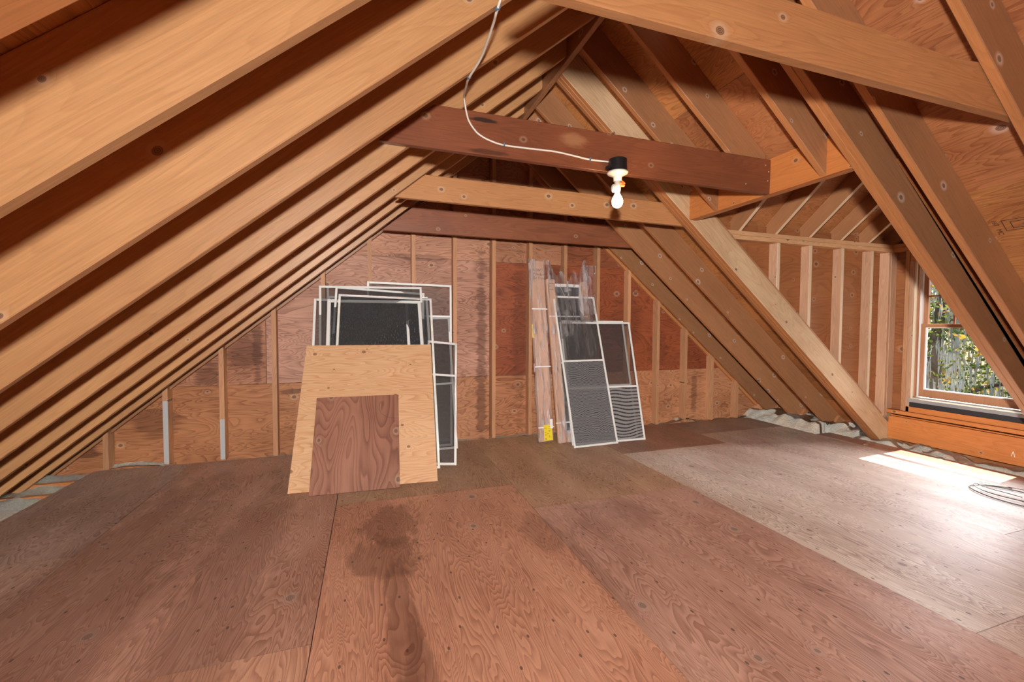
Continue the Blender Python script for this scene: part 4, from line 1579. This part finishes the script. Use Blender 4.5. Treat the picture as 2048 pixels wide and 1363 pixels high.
# ------------------------------------------------------------------ outside: moss hung trees
def tree(cx, cy, label, seed, n_leaf, n_moss, zlo, zhi, rx, ry):
    rr = random.Random(seed)
    e = empty('tree', Matrix.Translation((cx, cy, -5.5)))
    tag(e, label, 'tree', 'trees outside the dormer window')
    bm = bmesh.new()
    add_tube(bm, smooth_path([(0, 0, 0), (0.1, 0.1, 3), (-0.1, 0.2, 6), (0.2, 0, 9)], 4), [0.22 - 0.013 * i for i in range(13)], 8)
    for b in range(9):
        z = 4.0 + b * 0.55
        a = rr.uniform(0, 6.28)
        add_tube(bm, smooth_path([(0, 0.1, z), (math.cos(a) * rx * 0.5, math.sin(a) * ry * 0.5, z + 0.5), (math.cos(a) * rx, math.sin(a) * ry, z + 0.7)], 4), [0.06 - 0.0055 * i for i in range(9)], 6)
    mesh_obj('trunk', bm, M['bark'], e, None, True)
    for nm, mat, cnt in (('green_foliage', 'leaf_green', n_leaf), ('yellow_foliage', 'leaf_yellow', int(n_leaf * 0.55))):
        bm = bmesh.new()
        cl = [Vector((rr.uniform(-rx, rx), rr.uniform(-ry, ry), rr.uniform(zlo, zhi))) for _ in range(max(20, cnt // 40))]
        for i in range(cnt):
            c = rr.choice(cl) + Vector((rr.gauss(0, 0.28), rr.gauss(0, 0.28), rr.gauss(0, 0.22)))
            s = rr.uniform(0.028, 0.058)
            a = Vector((rr.gauss(0, 1), rr.gauss(0, 1), rr.gauss(0, 1))).normalized()
            b = a.cross(Vector((rr.gauss(0, 1), rr.gauss(0, 1), rr.gauss(0, 1)))).normalized()
            p = [c - a * s, c + b * s * 0.55 + a * s * 0.1, c + a * s, c - b * s * 0.55 + a * s * 0.1]
            bm.faces.new([bm.verts.new(q) for q in p])
        o = mesh_obj(nm, bm, M[mat], e)
        o['kind'] = 'stuff'
    bm = bmesh.new()
    for i in range(n_moss):
        c = Vector((rr.uniform(-rx, rx), rr.uniform(-ry, ry), rr.uniform(zlo, zhi)))
        ln = rr.uniform(0.25, 0.75)
        for s in range(rr.randint(2, 5)):
            o_ = c + Vector((rr.gauss(0, 0.03), rr.gauss(0, 0.03), rr.uniform(-0.1, 0.1)))
            l2 = ln * rr.uniform(0.5, 1.1)
            pts = [o_, o_ + Vector((rr.gauss(0, 0.012), rr.gauss(0, 0.012), -l2 * 0.5)), o_ + Vector((rr.gauss(0, 0.02), rr.gauss(0, 0.02), -l2))]
            add_tube(bm, pts, [0.007, 0.012, 0.002], 3, False)
    o = mesh_obj('hanging_moss', bm, M['moss'], e)
    o['kind'] = 'stuff'
    return e


tree(11.5, 5.6, 'moss hung tree with yellowing leaves filling the lower window sash', 21, 9500, 1000, 3.6, 8.2, 1.6, 2.4)
tree(15.5, 8.4, 'moss hung tree farther back, seen between the nearer leaves', 33, 9000, 600, 3.2, 8.6, 2.0, 3.0)
tree(13.0, 3.0, 'moss hung tree to the right, behind the doubled rafter', 45, 5000, 400, 3.2, 8.4, 1.8, 2.4)
g0 = bmesh.new()
add_box(g0, 5.6, 60, -40, 60, -5.8, -5.5)
struct(mesh_obj('ground', g0, plain('leafy_ground', (0.10, 0.09, 0.05), 0.9)))
